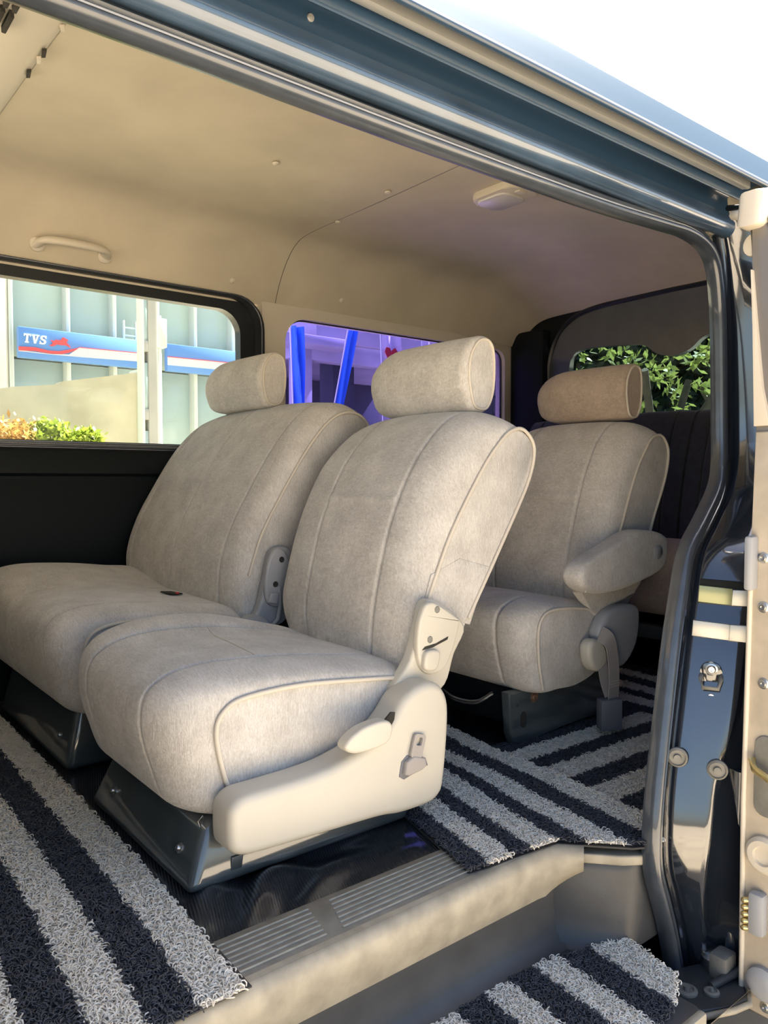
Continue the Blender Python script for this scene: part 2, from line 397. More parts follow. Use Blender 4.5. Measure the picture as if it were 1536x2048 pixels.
# ---- ceiling: headliner with coved sides, split across by a seam
CP = [(1.745, 1.385), (1.735, 1.41), (1.70, 1.485), (1.655, 1.552), (1.60, 1.60), (1.52, 1.622), (1.30, 1.632), (.85, 1.64), (.42, 1.632), (.22, 1.615), (.12, 1.575), (.065, 1.50), (.035, 1.40), (.012, 1.29), (.004, 1.245)]
CPs = [tuple(p) for p in spline(CP, 5)]
def seamx(y): return 1.595+.05*math.sin(math.pi*min(max((1.72-y)/1.7, 0), 1))
def drop(x):                                                # rear end rolls down to the tailgate header
    t = max(0, (x-2.45)/.62); return .16*t*t
def ceil_panel(name, fx0, fx1, n, parent=None):
    V = []; F = []; k = len(CPs)
    for i in range(n+1):
        for y, z in CPs:
            x = fx0(y)+(fx1(y)-fx0(y))*i/n; h = (z-1.36)/.27
            V.append((x, y-.05*max(0, (x-2.5)/.6)**2*(1 if y > .9 else -1)*max(0, 1-h*.6), z-drop(x)*max(0, h)))
    for i in range(n):
        for q in range(k-1): F.append((i*k+q, i*k+q+1, (i+1)*k+q+1, (i+1)*k+q))
    return mesh(name, V, F, 'headliner', parent, ang=80)
FE = lambda y: .515-.03*(y-.6)
ceil = ceil_panel('ceiling', FE, lambda y: seamx(y)-.0012, 10); S(ceil, 'beige fabric headliner lining the roof with coved sides')
ceil_panel('rear_headliner', lambda y: seamx(y)+.0012, lambda y: 3.05, 14, ceil)
# dark joint behind the seam
jp = [(seamx(y), y, z+.004) for y, z in CPs if y > .25]
sweep('seam_joint', jp, [(-.004, -.001), (.004, -.001), (.004, .001), (-.004, .001)], (1, 0, 0), 'seam', ceil)
# front cooler duct panel with slotted vent and ragged butt edge
V = []; F = []
ysec = [(y, z) for y, z in CPs if .04 < y < 1.70]; k = len(ysec)
prx = [(-1.3, .0), (.055, -.0), (.355, -.006), (.415, -.018), (.455, -.016), (.495, -.010), (.509, -.004), (.5162, .002)]
for dx, dz in prx: V += [(dx-.03*(y-.6), y, z+dz) for y, z in ysec]
for i in range(len(prx)-1):
    for q in range(k-1): F.append((i*k+q, i*k+q+1, (i+1)*k+q+1, (i+1)*k+q))
mesh('front_headliner', V, F, 'headtrim', ceil, ang=70)
for i in range(9):
    a, b = i % 3, i // 3
    x = .372+a*.016; y = .60+b*.085
    zz = 1.618-.004*a
    box('vent_slot', (x-.0045, x+.0045), (y-.035, y+.035), (zz-.003, zz+.012), 'seam', ceil, .002)
for k_, (y, l) in enumerate(((.62, .018), (.66, .010), (.86, .028), (.90, .02), (.97, .03), (.745, .012))):
    x = FE(y)-.004
    prism('torn_edge', [(x-.010, y), (x-.004, y+l), (x+.003, y+l*.8), (x-.002, y-.006)], 'z', 1.6255, 1.632, 'seam' if k_ % 2 == 0 else 'headtrim', ceil)
# push clips in the headliner
for x, y, z in ((1.20, 1.07, 1.634), (1.60, 1.04, 1.634), (1.63, 1.36, 1.628), (1.395, 1.716, 1.452), (1.90, 1.716, 1.452)):
    ax = (0, 0, -1) if y < 1.5 else (0, -1, -.45)
    lathe('clip', [(.011, 0), (.010, .003), (.006, .005), (.0005, .0055)], (x, y, z), ax, 'headtrim', ceil, 14)

# ---- outer roof and door-top rail (profile y,z along x)
roof = empty('trim_3', (1.0, -.1, 1.4)); S(roof, 'blue-black painted roof edge tinted with sky blue with sliding door rail above the opening')
RX0, RX1 = -1.5, 1.74
long_x('inner_flange', [(.006, 1.262), (-.004, 1.262), (-.016, 1.258), (-.027, 1.258), (-.037, 1.265), (-.042, 1.275), (-.041, 1.288), (-.034, 1.297), (-.028, 1.310)], 'paint_flange_sky', roof, RX0, RX1, ang=70)
long_x('header_face', [(-.028, 1.310), (-.024, 1.325), (-.022, 1.345), (-.026, 1.352), (-.060, 1.352)], 'paint_head_sky', roof, RX0, RX1, ang=40)
long_x('rail_lip', [(-.060, 1.352), (-.066, 1.325), (-.070, 1.3195), (-.0725, 1.3195), (-.074, 1.324), (-.074, 1.352)], 'paint_head_sky', roof, RX0, RX1, ang=60)
long_x('rail_roof', [(-.074, 1.352), (-.082, 1.356), (-.105, 1.356)], 'paint_head_sky', roof, RX0, RX1)
long_x('door_rail', [(-.082, 1.356), (-.082, 1.338), (-.086, 1.3345), (-.100, 1.3310), (-.104, 1.333), (-.104, 1.356)], 'rail', roof, RX0, RX1-.06, ang=50)
long_x('gutter', [(-.105, 1.356), (-.112, 1.345), (-.122, 1.333), (-.129, 1.329), (-.134, 1.3295), (-.1365, 1.3335), (-.1355, 1.339), (-.131, 1.343)], 'paint_head_sky', roof, RX0, 3.15, ang=60)
long_x('roof_side', [(-.131, 1.343), (-.129, 1.36), (-.1265, 1.383), (-.1255, 1.390), (-.122, 1.394), (-.113, 1.425), (-.098, 1.456), (-.072, 1.49), (-.03, 1.53), (.05, 1.575), (.20, 1.615), (.45, 1.645), (.87, 1.67), (1.3, 1.668), (1.55, 1.66), (1.72, 1.61), (1.80, 1.50), (1.83, 1.39)], 'paint_roof_sky', roof, RX0, 3.15, ang=25)
box('header_scratch', (.43, .445), (-.0246, -.0236), (1.322, 1.347), 'rail', roof, .0004)
lathe('header_plug', [(.006, 0), (.005, .003), (.001, .004)], (.60, -.0225, 1.333), (0, -1, 0), 'rail', roof, 12)

# ---- far side wall with two windows
wr = empty('wall_right', (1.2, WY, .5)); S(wr, 'far side wall of the van with dark lower trim and beige pillars')
W1 = (-.75, 1.452, .832, 1.372); W2 = (1.640, 2.925, .90, 1.355)
# lower trim panels
prism('lower_panel', [(WY-.02, -.01), (WY-.02, .30), (WY-.045, .36), (WY-.05, .685), (WY-.04, .70), (WY-.04, .715), (WY-.052, .725), (WY-.052, .785), (WY-.045, .80), (WY-.012, .812), (WY+.05, .815), (WY+.05, -.01)], 'x', -1.3, 1.545, 'black', wr)
prism('rear_lower_panel', [(WY-.02, -.01), (WY-.05, .30), (WY-.055, .86), (WY-.03, .895), (WY+.05, .90), (WY+.05, -.01)], 'x', 1.548, 3.05, 'black', wr)
box('belt_reflection', (-1.3, 1.53), (WY-.022, WY+.02), (.806, .830), 'plastic_grey', wr, .005)  # grey strip paints the light reflected along the belt line
def wall_rect(name, x0, x1, z0, z1, m='headtrim', y0=WY, y1=WY+.06): return box(name, (x0, x1), (y0, y1), (z0, z1), m, wr, 0)
wall_rect('header_panel', -1.3, 3.05, 1.395, 1.44, 'headtrim', WY+.0, WY+.06)
wall_rect('front_pillar', -1.3, -.80, .81, 1.40, 'headtrim')
# pillar between the windows, and the rear pillar
ring('pillar_trim', [p for p in rrect(1.535, 3.05, .80, 1.40, .001, 8)], [p for p in rrect(W2[0], W2[1], W2[2], W2[3], (.06, .06, .10, .08), 8)], 'y', WY-.012, WY+.05, 'headtrim', wr)
# window 1: black rubber surround + pane
w1 = empty('window_1', (.4, WY, 1.1)); S(w1, 'clear side window in a thick black rubber surround')
ring('rubber_surround', rrect(-.85, 1.540, .812, 1.408, .12, 8), rrect(-.80, 1.50, .828, 1.392, .105, 8), 'y', WY-.022, WY+.05, 'rubber', w1)
ring('inner_lip', rrect(-.81, 1.505, .822, 1.396, .108, 8), rrect(-.74, 1.445, .834, 1.350, .09, 8), 'y', WY-.002, WY+.04, 'rubber', w1)
prism('pane', rrect(-.76, 1.46, .825, 1.36, .09, 8), 'y', WY+.028, WY+.032, 'glass', w1)
tube('surround_bead', [(x, WY-.024, z) for x, z in rrect(-.835, 1.528, .815, 1.404, .115, 8)], .004, 'seal', w1, True)
w2 = empty('window_2', (2.3, WY, 1.1)); S(w2, 'rear side window with purple tint film')
prism('pane', rrect(W2[0]-.01, W2[1]+.01, W2[2]-.01, W2[3]+.01, (.06, .06, .10, .08), 8), 'y', WY+.020, WY+.024, 'glass_purple', w2)
ring('edge_seal', rrect(W2[0]-.004, W2[1]+.004, W2[2]-.004, W2[3]+.004, (.062, .062, .102, .082), 8), rrect(W2[0]+.005, W2[1]-.005, W2[2]+.005, W2[3]-.005, (.056, .056, .096, .076), 8), 'y', WY+.010, WY+.019, 'rubber', w2)

# ---- tailgate
tg = empty('door_2', (3.06, .85, .8)); S(tg, 'dark tailgate with trim panel above its tinted window')
YC = .86
def tail_trim():
    out = [(YC+.66, .94), (YC+.665, 1.20), (YC+.63, 1.36), (YC+.54, 1.455), (YC+.38, 1.495), (YC, 1.505)]
    out = [tuple(p) for p in spline(out, 6)]; full = out+[(2*YC-y, z) for y, z in out[-2::-1]]
    bump = [(-.54, 1.10), (-.535, 1.25), (-.50, 1.305), (-.40, 1.315), (-.20, 1.300), (-.13, 1.285), (-.075, 1.245), (0, 1.228), (.075, 1.245), (.13, 1.285), (.20, 1.300), (.40, 1.315), (.50, 1.305), (.535, 1.25), (.54, 1.10)]
    inn = [tuple(p) for p in spline([(YC+a, z) for a, z in bump], 5)]
    return full, inn
box('rear_pillar_trim', (2.955, 3.05), (1.52, WY-.015), (.0, 1.44), 'black', tg, .02)
full, inn = tail_trim()
poly = full+[(YC-.54, .94)]+inn+[(YC+.54, .94)]
prism('upper_trim', poly, 'x', 3.0, 3.03, 'base', tg, .004)
sweep('trim_seal', [(3.0, y, z) for y, z in full], circ(.012, 6), (1, 0, 0), 'rubber', tg)
prism('lower_trim', [(YC-.70, -.05), (YC+.70, -.05), (YC+.68, .97), (YC-.68, .97)], 'x', 3.0, 3.05, 'black', tg, .006)
ring('tail_frame', rrect(-.12, WY+.05, -.1, 1.56, .01, 6), rrect(YC-.66, YC+.66, -.02, 1.50, (.05, .22, .22, .05), 6), 'x', 3.01, 3.08, 'black', tg)
w3 = tag(prism('window_3', [(YC-.62, .95), (YC+.62, .95), (YC+.60, 1.40), (YC-.60, 1.40)], 'x', 3.04, 3.045, 'glass_dark'), 'tinted rear window in the tailgate looking out on foliage', kind='structure')

# ---- near side: body behind the door opening (quarter panel), jamb, pillar seal
wl = empty('wall_left', (1.8, -.05, .5)); S(wl, 'painted rear door pillar and near side body of the van')
box('quarter_trim', (1.80, 3.05), (.005, .03), (-.02, 1.27), 'black', wl, .01)
box('quarter_outer', (2.05, 3.1), (-.20, -.15), (-.35, 1.35), 'paint', wl, .01)
box('front_door', (-1.3, .0), (-.19, -.12), (-.35, .78), 'paint', wl, .02)
box('front_pillar', (.0, .13), (-.17, .0), (-.20, 1.30), 'paint', wl, .03)
S(box('front_light_block', (-.40, -.30), (.0, WY-.01), (-.02, 1.02), 'base', None, .03), 'unseen block standing in for the front seats, added to cut light from the cab')  # added out of view to limit light entering from the front
# seal path round the opening: along the header, down the rear edge (points x,y,z)
seal_ctrl = [(-.2, .004, 1.245), (.3, .004, 1.246), (.8, .004, 1.243), (1.25, .004, 1.245), (1.50, .003, 1.253), (1.60, .002, 1.255), (1.675, .0, 1.238), (1.722, .0, 1.195), (1.745, .0, 1.10), (1.755, .0, .96), (1.757, -.002, .83), (1.745, -.01, .745), (1.70, -.025, .68), (1.60, -.047, .61), (1.515, -.062, .548), (1.455, -.08, .46), (1.415, -.09, .37), (1.375, -.10, .25), (1.335, -.11, .12), (1.312, -.118, .03), (1.310, -.122, -.04), (1.335, -.124, -.11), (1.362, -.124, -.18), (1.385, -.124, -.26), (1.39, -.124, -.31)]
seal_path = spline(seal_ctrl, 5)
# profile: a = along Y (towards camera negative), b = across the edge
sp = [(.012, .016), (.012, -.004), (-.002, -.012), (-.014, -.012), (-.018, -.007), (-.013, -.002), (-.015, .002), (-.022, .005), (-.024, .011), (-.018, .017), (-.004, .020)]
sl = tag(sweep('trim_4', seal_path, [(a, -b) for a, b in sp], (0, 1, 0), 'seal', ang=70), 'dark rubber door seal running round the opening', kind='structure')
bead = [Vector(p) for p in seal_path]
# bright bead lines on the seal
def offset_path(path, a, b):
    P = [Vector(p) for p in path]; out = []
    for i in range(len(P)):
        t = (P[min(i+1, len(P)-1)]-P[max(i-1, 0)]).normalized(); s = Vector((0, 1, 0)); s = (s-t*s.dot(t)).normalized(); u = t.cross(s); out.append(P[i]+s*a+u*b)
    return out
tube('seal_bead', offset_path(seal_path, -.0145, -.0), .0022, 'plastic_grey', sl, n=6)
tube('seal_lip', offset_path(seal_path, -.001, .015), .004, 'rubber', sl, n=6)
# jamb: lofted from rows of (z, [(x,y)...]) running outwards from the seal
rows = [   # z, seal x,y, outer corner x,y, end of the dark return x,y
 (1.30, 1.700, .000, 1.775, -.055, 1.79, -.10), (1.235, 1.735, .000, 1.788, -.060, 1.80, -.10), (1.10, 1.762, .000, 1.796, -.065, 1.806, -.105), (.96, 1.770, .000, 1.800, -.075, 1.81, -.11),
 (.83, 1.772, -.002, 1.802, -.085, 1.812, -.125), (.745, 1.760, -.010, 1.792, -.097, 1.805, -.14), (.68, 1.715, -.025, 1.752, -.112, 1.772, -.15), (.61, 1.615, -.047, 1.662, -.138, 1.70, -.17),
 (.548, 1.530, -.062, 1.587, -.158, 1.62, -.182), (.46, 1.470, -.080, 1.530, -.188, 1.56, -.202), (.37, 1.430, -.090, 1.485, -.198, 1.52, -.212), (.25, 1.390, -.100, 1.445, -.203, 1.49, -.217),
 (.12, 1.350, -.110, 1.400, -.192, 1.47, -.222), (.03, 1.328, -.118, 1.376, -.195, 1.46, -.225), (-.04, 1.326, -.122, 1.371, -.190, 1.452, -.226), (-.11, 1.350, -.124, 1.386, -.180, 1.452, -.224),
 (-.18, 1.377, -.124, 1.405, -.172, 1.455, -.22), (-.26, 1.400, -.124, 1.422, -.165, 1.462, -.215), (-.33, 1.41, -.124, 1.43, -.162, 1.47, -.21)]
def jamb_section(z, x, y, xo, yo, x2, y2):
    def L(f): return (x+.014+(xo-x-.014)*f, y-.022+(yo-y+.022)*f)
    return [(x, y+.004), (x+.006, y-.012), (x+.016, y-.015), (x+.016, y-.020), L(.08), L(.5), L(.9), L(.97), (xo+.006, yo-.004), (xo+.014, yo-.003), ((xo+x2)/2+.012, (yo+y2)/2+.006), (x2, y2), (x2+.05, y2-.002)]
V = []; F = []; fine = spline(rows, 4); k = len(jamb_section(*rows[0]))
for r in fine: V += [(a, b, r[0]) for a, b in jamb_section(*r)]
for i in range(len(fine)-1):
    for q in range(k-1): F.append((i*k+q, i*k+q+1, (i+1)*k+q+1, (i+1)*k+q))
mesh('pillar_jamb', V, F, 'paint', wl, ang=50)

# ================================================================== SEATS
def tongue(parent, x, z, y):
    prism('belt_tongue', [(x+.012, z-.012), (x-.002, z+.022), (x+.018, z+.052), (x+.030, z+.068), (x+.048, z+.062), (x+.046, z+.036), (x+.060, z+.002), (x+.045, z-.016)], 'y', y-.012, y, 'piping', parent, .003)
# ---------- front-right single seat
s1 = tag(empty('van_seat', (.78, .52, 0)), 'beige velour single seat nearest the door with cream plastic side shield', 'seat', 'beige velour van seats')
c_main = [(.555, .122), (.518, .20), (.502, .275), (.522, .335), (.60, .362), (.75, .358), (.90, .340), (1.03, .315), (1.065, .26), (1.02, .15), (.82, .115), (.66, .108)]
c_side = [(.632, .128), (.607, .205), (.597, .270), (.613, .303), (.655, .319), (.77, .322), (.91, .309), (1.015, .297), (1.045, .25), (1.01, .15), (.82, .118), (.70, .112)]
c_left = [(.600, .128), (.560, .205), (.545, .270), (.560, .315), (.62, .338), (.77, .335), (.91, .318), (1.015, .300), (1.045, .25), (1.01, .15), (.82, .118), (.68, .112)]
def warp1(p):
    t = min(max((p.y-.60)/.12, 0), 1); k = min(max((p.z-.22)/.12, 0), 1)*math.exp(-((p.x-.74)/.26)**2)
    p.z += .040*t*t*(3-2*t)*k; return p
cush = pad('seat_cushion', c_main, c_side, c_left, .275, .765, .105, .08, 'velour', s1, (-.35, 1), [(.375, .009), (.655, .009)], .006, warp=warp1, n=9)
pp = [(x, .272, z) for x, z in spline(c_side[0:8], 6)]
tube('piping', pp, .0045, 'piping', cush)
# cross seam on the seat
drape('cross_seam', cush, [(.735+.03*t, .382+.266*t) for t in np.linspace(0, 1, 16)], .0014, 'piping')
b_main = [(1.045, .262), (1.040, .38), (1.062, .50), (1.095, .61), (1.150, .72), (1.215, .80), (1.280, .848), (1.350, .862), (1.415, .828), (1.436, .765), (1.410, .69), (1.328, .56), (1.218, .39), (1.175, .30), (1.11, .245)]
b_side = [(1.045, .300), (1.068, .39), (1.114, .49), (1.166, .593), (1.246, .71), (1.298, .772), (1.345, .812), (1.388, .822), (1.424, .798), (1.433, .760), (1.408, .69), (1.325, .56), (1.215, .395), (1.18, .335), (1.10, .29)]
b_left = [(1.060, .300), (1.056, .39), (1.085, .50), (1.125, .60), (1.185, .71), (1.245, .775), (1.305, .815), (1.365, .822), (1.415, .798), (1.430, .760), (1.408, .69), (1.325, .56), (1.215, .395), (1.18, .335), (1.10, .29)]
def warpb(y0, y1, zb, zt, sh=.05):
    ym = (y0+y1)/2; hw = (y1-y0)/2
    def f(p):
        u = (p.y-ym)/hw
        t = min(max((zb-p.z)/.14, 0), 1)                                # lower corner tucks in on the aisle side
        if u > 0: p.y -= .085*t*t*u
        k = min(max((p.z-zt)/.12, 0), 1); p.z -= sh*abs(u)**4*k*(1 if u > 0 else .6)
        return p
    return f
back = pad('backrest', b_main, b_side, b_left, .285, .805, .095, .055, 'velour', s1, (-.85, .5), [(.400, .009), (.665, .009)], .010, warp=warpb(.285, .805, .42, .74, .022), hgroove=(.655, .405, .66, -.005), n=16)
tube('piping', [(x, .282, z) for x, z in spline(b_side[1:13], 6)], .0042, 'piping', back)
prism('rear_cover_flap', [(1.088, .452), (1.105, .50), (1.19, .53), (1.285, .505), (1.248, .435), (1.222, .380), (1.208, .384), (1.15, .420)], 'y', .2838, .300, 'velour', back, .001)
def headrest(parent, x, z, y0, y1, m, sc=1.0):
    hm = [(-.030, -.085), (-.052, -.04), (-.060, .0), (-.052, .05), (-.020, .088), (.02, .098), (.045, .075), (.052, .02), (.045, -.04), (.020, -.085)]
    hs = [(-.022, -.075), (-.036, -.04), (-.042, .0), (-.036, .045), (-.012, .080), (.018, .088), (.038, .07), (.044, .02), (.038, -.04), (.016, -.078)]
    hm = [(a*sc, b*sc) for a, b in hm]; hs = [(a*sc, b*sc) for a, b in hs]
    A = [(x+a, z+b) for a, b in hm]; B = [(x+a, z+b) for a, b in hs]
    hl = [(x+a*.72, z+b*.50) for a, b in hs]
    h = pad('headrest', A, B, hl, y0, y1, .018, .115, m, parent, (-1, .1), [], .006)
    tube('piping', [(px, y0-.001, pz) for px, pz in spline(B, 5, True)], .0035, 'piping', h, True)
    tube('post', [(x, y0+.10, z-.14), (x, y0+.10, z-.07)], .007, 'steel', h); tube('post', [(x, y1-.10, z-.14), (x, y1-.10, z-.07)], .007, 'steel', h)
    return h
headrest(s1, 1.362, .955, .388, .778, 'velour')
# plastic side shield with lever, slot, belt tongue
shield = [(.583, .100), (.583, .148), (.592, .166), (.612, .176), (.66, .177), (.754, .180), (.82, .190), (.885, .212), (.930, .245), (.960, .278), (.995, .296), (1.031, .299), (1.060, .284), (1.078, .245), (1.076, .17), (1.066, .090), (1.056, .067), (1.035, .055), (1.004, .052), (.95, .053), (.90, .060), (.80, .064), (.65, .070), (.612, .074), (.592, .083)]
sh = soft_prism('side_shield', shield, .196, .272, .017, 'plastic', s1)
soft_prism('lever', [(.800, .222), (.814, .239), (.848, .252), (.893, .254), (.910, .240), (.902, .215), (.871, .206), (.820, .208)], .174, .204, .006, 'plastic', sh)
prism('slot', [(.908, .249), (.922, .260), (.932, .258), (.930, .244), (.906, .212), (.893, .206), (.890, .214)], 'y', .1945, .199, 'seam', sh, .001)
prism('belt_pocket', [(.942, .130), (.948, .158), (.962, .168), (1.010, .152), (1.016, .136), (.954, .122)], 'y', .1942, .199, 'buckle', sh, .001)
tg_ = prism('belt_tongue', [(.950, .134), (.954, .158), (.972, .166), (1.002, .156), (1.006, .140), (.992, .134), (.960, .130)], 'y', .184, .198, 'webbing', sh, .004)
c0 = (.985, .183)
ring('tongue_plate', rot2(rrect(.970, 1.000, .160, .206, .006, 4), c0, -16), rot2(rrect(.978, .992, .184, .200, .003, 4), c0, -16), 'y', .187, .1925, 'webbing', tg_)
# recliner arm
arm = soft_prism('recliner_arm', [(.975, .275), (1.02, .334), (1.046, .405), (1.062, .448), (1.095, .448), (1.175, .388), (1.145, .33), (1.118, .268), (1.06, .25)], .252, .282, .007, 'plastic', s1)
cov = soft_prism('recliner_cover', [(1.036, .326), (1.029, .365), (1.034, .410), (1.048, .442), (1.062, .450), (1.085, .445), (1.140, .412), (1.148, .398), (1.130, .345), (1.108, .310), (1.080, .300), (1.055, .304)], .240, .258, .006, 'plastic', arm)
soft_prism('release_knob', [(1.039, .320), (1.043, .350), (1.066, .354), (1.082, .345), (1.074, .315), (1.056, .311)], .228, .246, .006, 'plastic', arm)
prism('knob_gap', [(1.040, .355), (1.068, .357), (1.110, .368), (1.113, .374), (1.078, .364), (1.048, .361)], 'y', .2385, .242, 'seam', arm)
for x, z in ((1.082, .434), (1.062, .374)): lathe('screw_hole', [(.0075, 0), (.0065, .0012), (.005, -.001), (.0005, -.001)], (x, .2398, z), (0, -1, 0), 'scuff', arm, 14)
# base
def frustum(name, lo, hi, z0, z1, m, parent, bev=.015):
    V = [(lo[0], lo[2], z0), (lo[1], lo[2], z0), (lo[1], lo[3], z0), (lo[0], lo[3], z0), (hi[0], hi[2], z1), (hi[1], hi[2], z1), (hi[1], hi[3], z1), (hi[0], hi[3], z1)]
    bm = bmesh.new(); vs = [bm.verts.new(v) for v in V]
    for f in ((0, 1, 2, 3), (4, 5, 6, 7), (0, 1, 5, 4), (1, 2, 6, 5), (2, 3, 7, 6), (3, 0, 4, 7)): bm.faces.new([vs[i] for i in f])
    bmesh.ops.recalc_face_normals(bm, faces=bm.faces); bmesh.ops.bevel(bm, geom=list(bm.edges), offset=bev, segments=4, profile=.5, affect='EDGES')
    return bm_obj(name, bm, m, parent)
bs = frustum('base', (.535, 1.03, .258, .762), (.580, 1.02, .285, .735), .002, .108, 'base', s1, .018)
prism('access_cover', [(.617, .020), (.639, .020), (.643, .045), (.621, .045)], 'y', .2632, .270, 'base', bs, .0008)
for y, z in ((.335, .055), (.66, .055)): bolt('screw', (.556, y, z), (-1, 0, .4), .006, 'steel', bs)
prism('adjuster', [(.60, .60), (.575, .645), (.60, .69), (.66, .69), (.66, .60)], 'z', .095, .122, 'black', s1, .006)
tube('wire_end', [(.585, .30, .115), (.578, .293, .105), (.583, .288, .098)], .0012, 'steel', s1, n=5)
tube('wire_end', [(.586, .305, .115), (.577, .306, .106), (.579, .298, .095)], .0012, 'steel', s1, n=5)

# ---------- wide seat beside it
s2 = tag(empty('van_seat', (.75, 1.27, 0)), 'wide beige velour seat by the clear side window', 'seat', 'beige velour van seats')
def sh_(pts, dx, dz): return [(x+dx, z+dz) for x, z in pts]
d_main = [(.545, .165), (.508, .24), (.495, .315), (.515, .375), (.59, .400), (.73, .396), (.86, .380), (.955, .365), (.985, .30), (.95, .19), (.80, .15), (.65, .150)]
d_side = [(.610, .175), (.575, .245), (.560, .310), (.578, .350), (.63, .368), (.74, .368), (.86, .355), (.945, .345), (.965, .29), (.93, .19), (.80, .155), (.68, .155)]
def warp2(p):
    t = min(max((p.y-1.25)/.35, 0), 1); k = min(max((p.z-.25)/.12, 0), 1)
    p.z += .045*t*t*(3-2*t)*k; return p
cu2 = pad('seat_cushion', d_main, d_side, d_side, .855, 1.670, .08, .08, 'velour', s2, (-.35, 1), [(.945, .008), (1.27, .004), (1.585, .008)], .006, warp=warp2, n=9)
tube('piping', [(x, .851, z) for x, z in spline(d_side[0:8], 6)], .0042, 'piping', cu2)
box('buckle_slot', (.865, .90), (1.085, 1.145), (.386, .390), 'seam', cu2, .0015, rot=(0, .1, .15))
box('red_release', (.882, .892), (1.083, 1.092), (.388, .392), 'red', cu2, .001)
e_main = [(.965, .325), (.957, .45), (.990, .565), (1.050, .675), (1.120, .785), (1.190, .872), (1.255, .920), (1.330, .930), (1.385, .895), (1.400, .83), (1.370, .745), (1.285, .60), (1.170, .425), (1.12, .345), (1.03, .305)]
e_side = [(.985, .345), (.990, .45), (1.030, .560), (1.095, .670), (1.165, .775), (1.230, .852), (1.285, .890), (1.340, .895), (1.380, .870), (1.392, .82), (1.365, .745), (1.280, .60), (1.165, .43), (1.12, .36), (1.03, .33)]
ba2 = pad('backrest', e_main, e_side, e_side, .870, 1.690, .06, .05, 'velour', s2, (-.85, .5), [(.965, .009), (1.27, .004), (1.605, .009)], .012, warp=warpb(.870, 1.690, .45, .80, .018), hgroove=(.70, .97, 1.60, -.004), n=16)
tube('piping', [(x, .867, z) for x, z in spline(e_side[1:13], 6)], .004, 'piping', ba2)
headrest(s2, 1.258, 1.014, 1.185, 1.595, 'velour', .93)
arm2 = soft_prism('recliner_arm', [(.955, .320), (1.000, .360), (1.026, .45), (1.042, .510), (1.075, .525), (1.105, .50), (1.10, .36), (1.06, .315)], .838, .868, .007, 'plastic_grey', s2)
soft_prism('recliner_cover', [(1.018, .395), (1.022, .470), (1.046, .520), (1.080, .510), (1.10, .44), (1.085, .378), (1.045, .368)], .828, .844, .006, 'plastic_grey', arm2)
prism('release_knob', [(1.022, .382), (1.030, .408), (1.056, .405), (1.048, .375)], 'y', .820, .832, 'plastic_grey', arm2, .004, 3)
for x, z in ((1.066, .492), (1.047, .428)): lathe('screw_hole', [(.008, 0), (.007, .0012), (.005, -.001), (.0005, -.001)], (x, .8278, z), (0, -1, 0), 'seam', arm2, 14)
soft_prism('hinge_cap', [(.935, .318), (.955, .345), (.985, .352), (1.02, .340), (1.04, .305), (1.03, .27), (.95, .27)], .818, .868, .016, 'plastic_grey', s2)
tube('recline_cable', [(1.03, .835, .31), (1.055, .83, .335), (1.062, .83, .37), (1.06, .832, .42)], .006, 'plastic_grey', s2)
frustum('base', (.545, 1.03, .965, 1.62), (.585, 1.02, .985, 1.60), .002, .165, 'base', s2, .02)
bolt('screw', (.562, 1.05, .07), (-1, 0, .3), .006, 'steel', s2)

# ---------- seat behind, with the armrest
s3 = tag(empty('van_seat', (1.7, .6, 0)), 'beige velour seat with armrest and hanging belt buckle standing behind the front pair', 'seat', 'beige velour van seats')
f_main = [(1.540, .150), (1.505, .225), (1.492, .300), (1.510, .355), (1.58, .382), (1.68, .378), (1.76, .365), (1.83, .345), (1.87, .28), (1.83, .18), (1.72, .145), (1.62, .143)]
f_side = [(1.565, .158), (1.548, .235), (1.545, .310), (1.562, .348), (1.60, .362), (1.68, .360), (1.76, .348), (1.82, .330), (1.84, .27), (1.80, .18), (1.72, .150), (1.64, .150)]
cu3 = pad('seat_cushion', f_main, f_side, f_side, .362, .845, .07, .08, 'velour', s3, (-.35, 1), [(.46, .008), (.75, .008)], .006, n=9)
tube('piping', [(x, .358, z) for x, z in spline(f_side[0:8], 6)], .004, 'piping', cu3)
g_main = [(1.820, .320), (1.812, .42), (1.838, .52), (1.870, .63), (1.915, .74), (1.965, .82), (2.025, .868), (2.09, .878), (2.145, .845), (2.165, .785), (2.145, .70), (2.085, .58), (2.035, .45), (2.01, .36), (1.93, .30)]
g_side = [(1.845, .345), (1.860, .42), (1.900, .52), (1.945, .63), (1.995, .735), (2.035, .790), (2.070, .828), (2.115, .838), (2.148, .815), (2.160, .775), (2.140, .70), (2.080, .58), (2.030, .45), (2.00, .38), (1.93, .34)]
ba3 = pad('backrest', g_main, g_side, g_side, .372, .870, .08, .07, 'velour', s3, (-.9, .4), [(.485, .009), (.755, .009)], .010, warp=warpb(.372, .870, .42, .78, .03), hgroove=(.655, .49, .75, -.005), n=16)
tube('piping', [(x, .369, z) for x, z in spline(g_side[1:13], 6)], .004, 'piping', ba3)
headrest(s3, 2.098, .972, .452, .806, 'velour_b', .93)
ar = soft_prism('armrest', [(1.625, .455), (1.642, .482), (1.69, .503), (1.78, .530), (1.872, .560), (1.955, .560), (2.023, .542), (2.036, .512), (2.026, .464), (1.985, .438), (1.838, .408), (1.724, .402), (1.675, .408), (1.638, .428)], .286, .354, .016, 'velour', s3)
lathe('pivot_cap', [(.020, 0), (.020, .002), (.017, .004), (.0005, .005)], (1.972, .2855, .498), (0, -1, 0), 'plastic_grey', ar, 20)
tube('piping', [(x, .300, z) for x, z in ((1.63, .47), (1.655, .455), (1.665, .43), (1.66, .41))], .003, 'piping', ar)
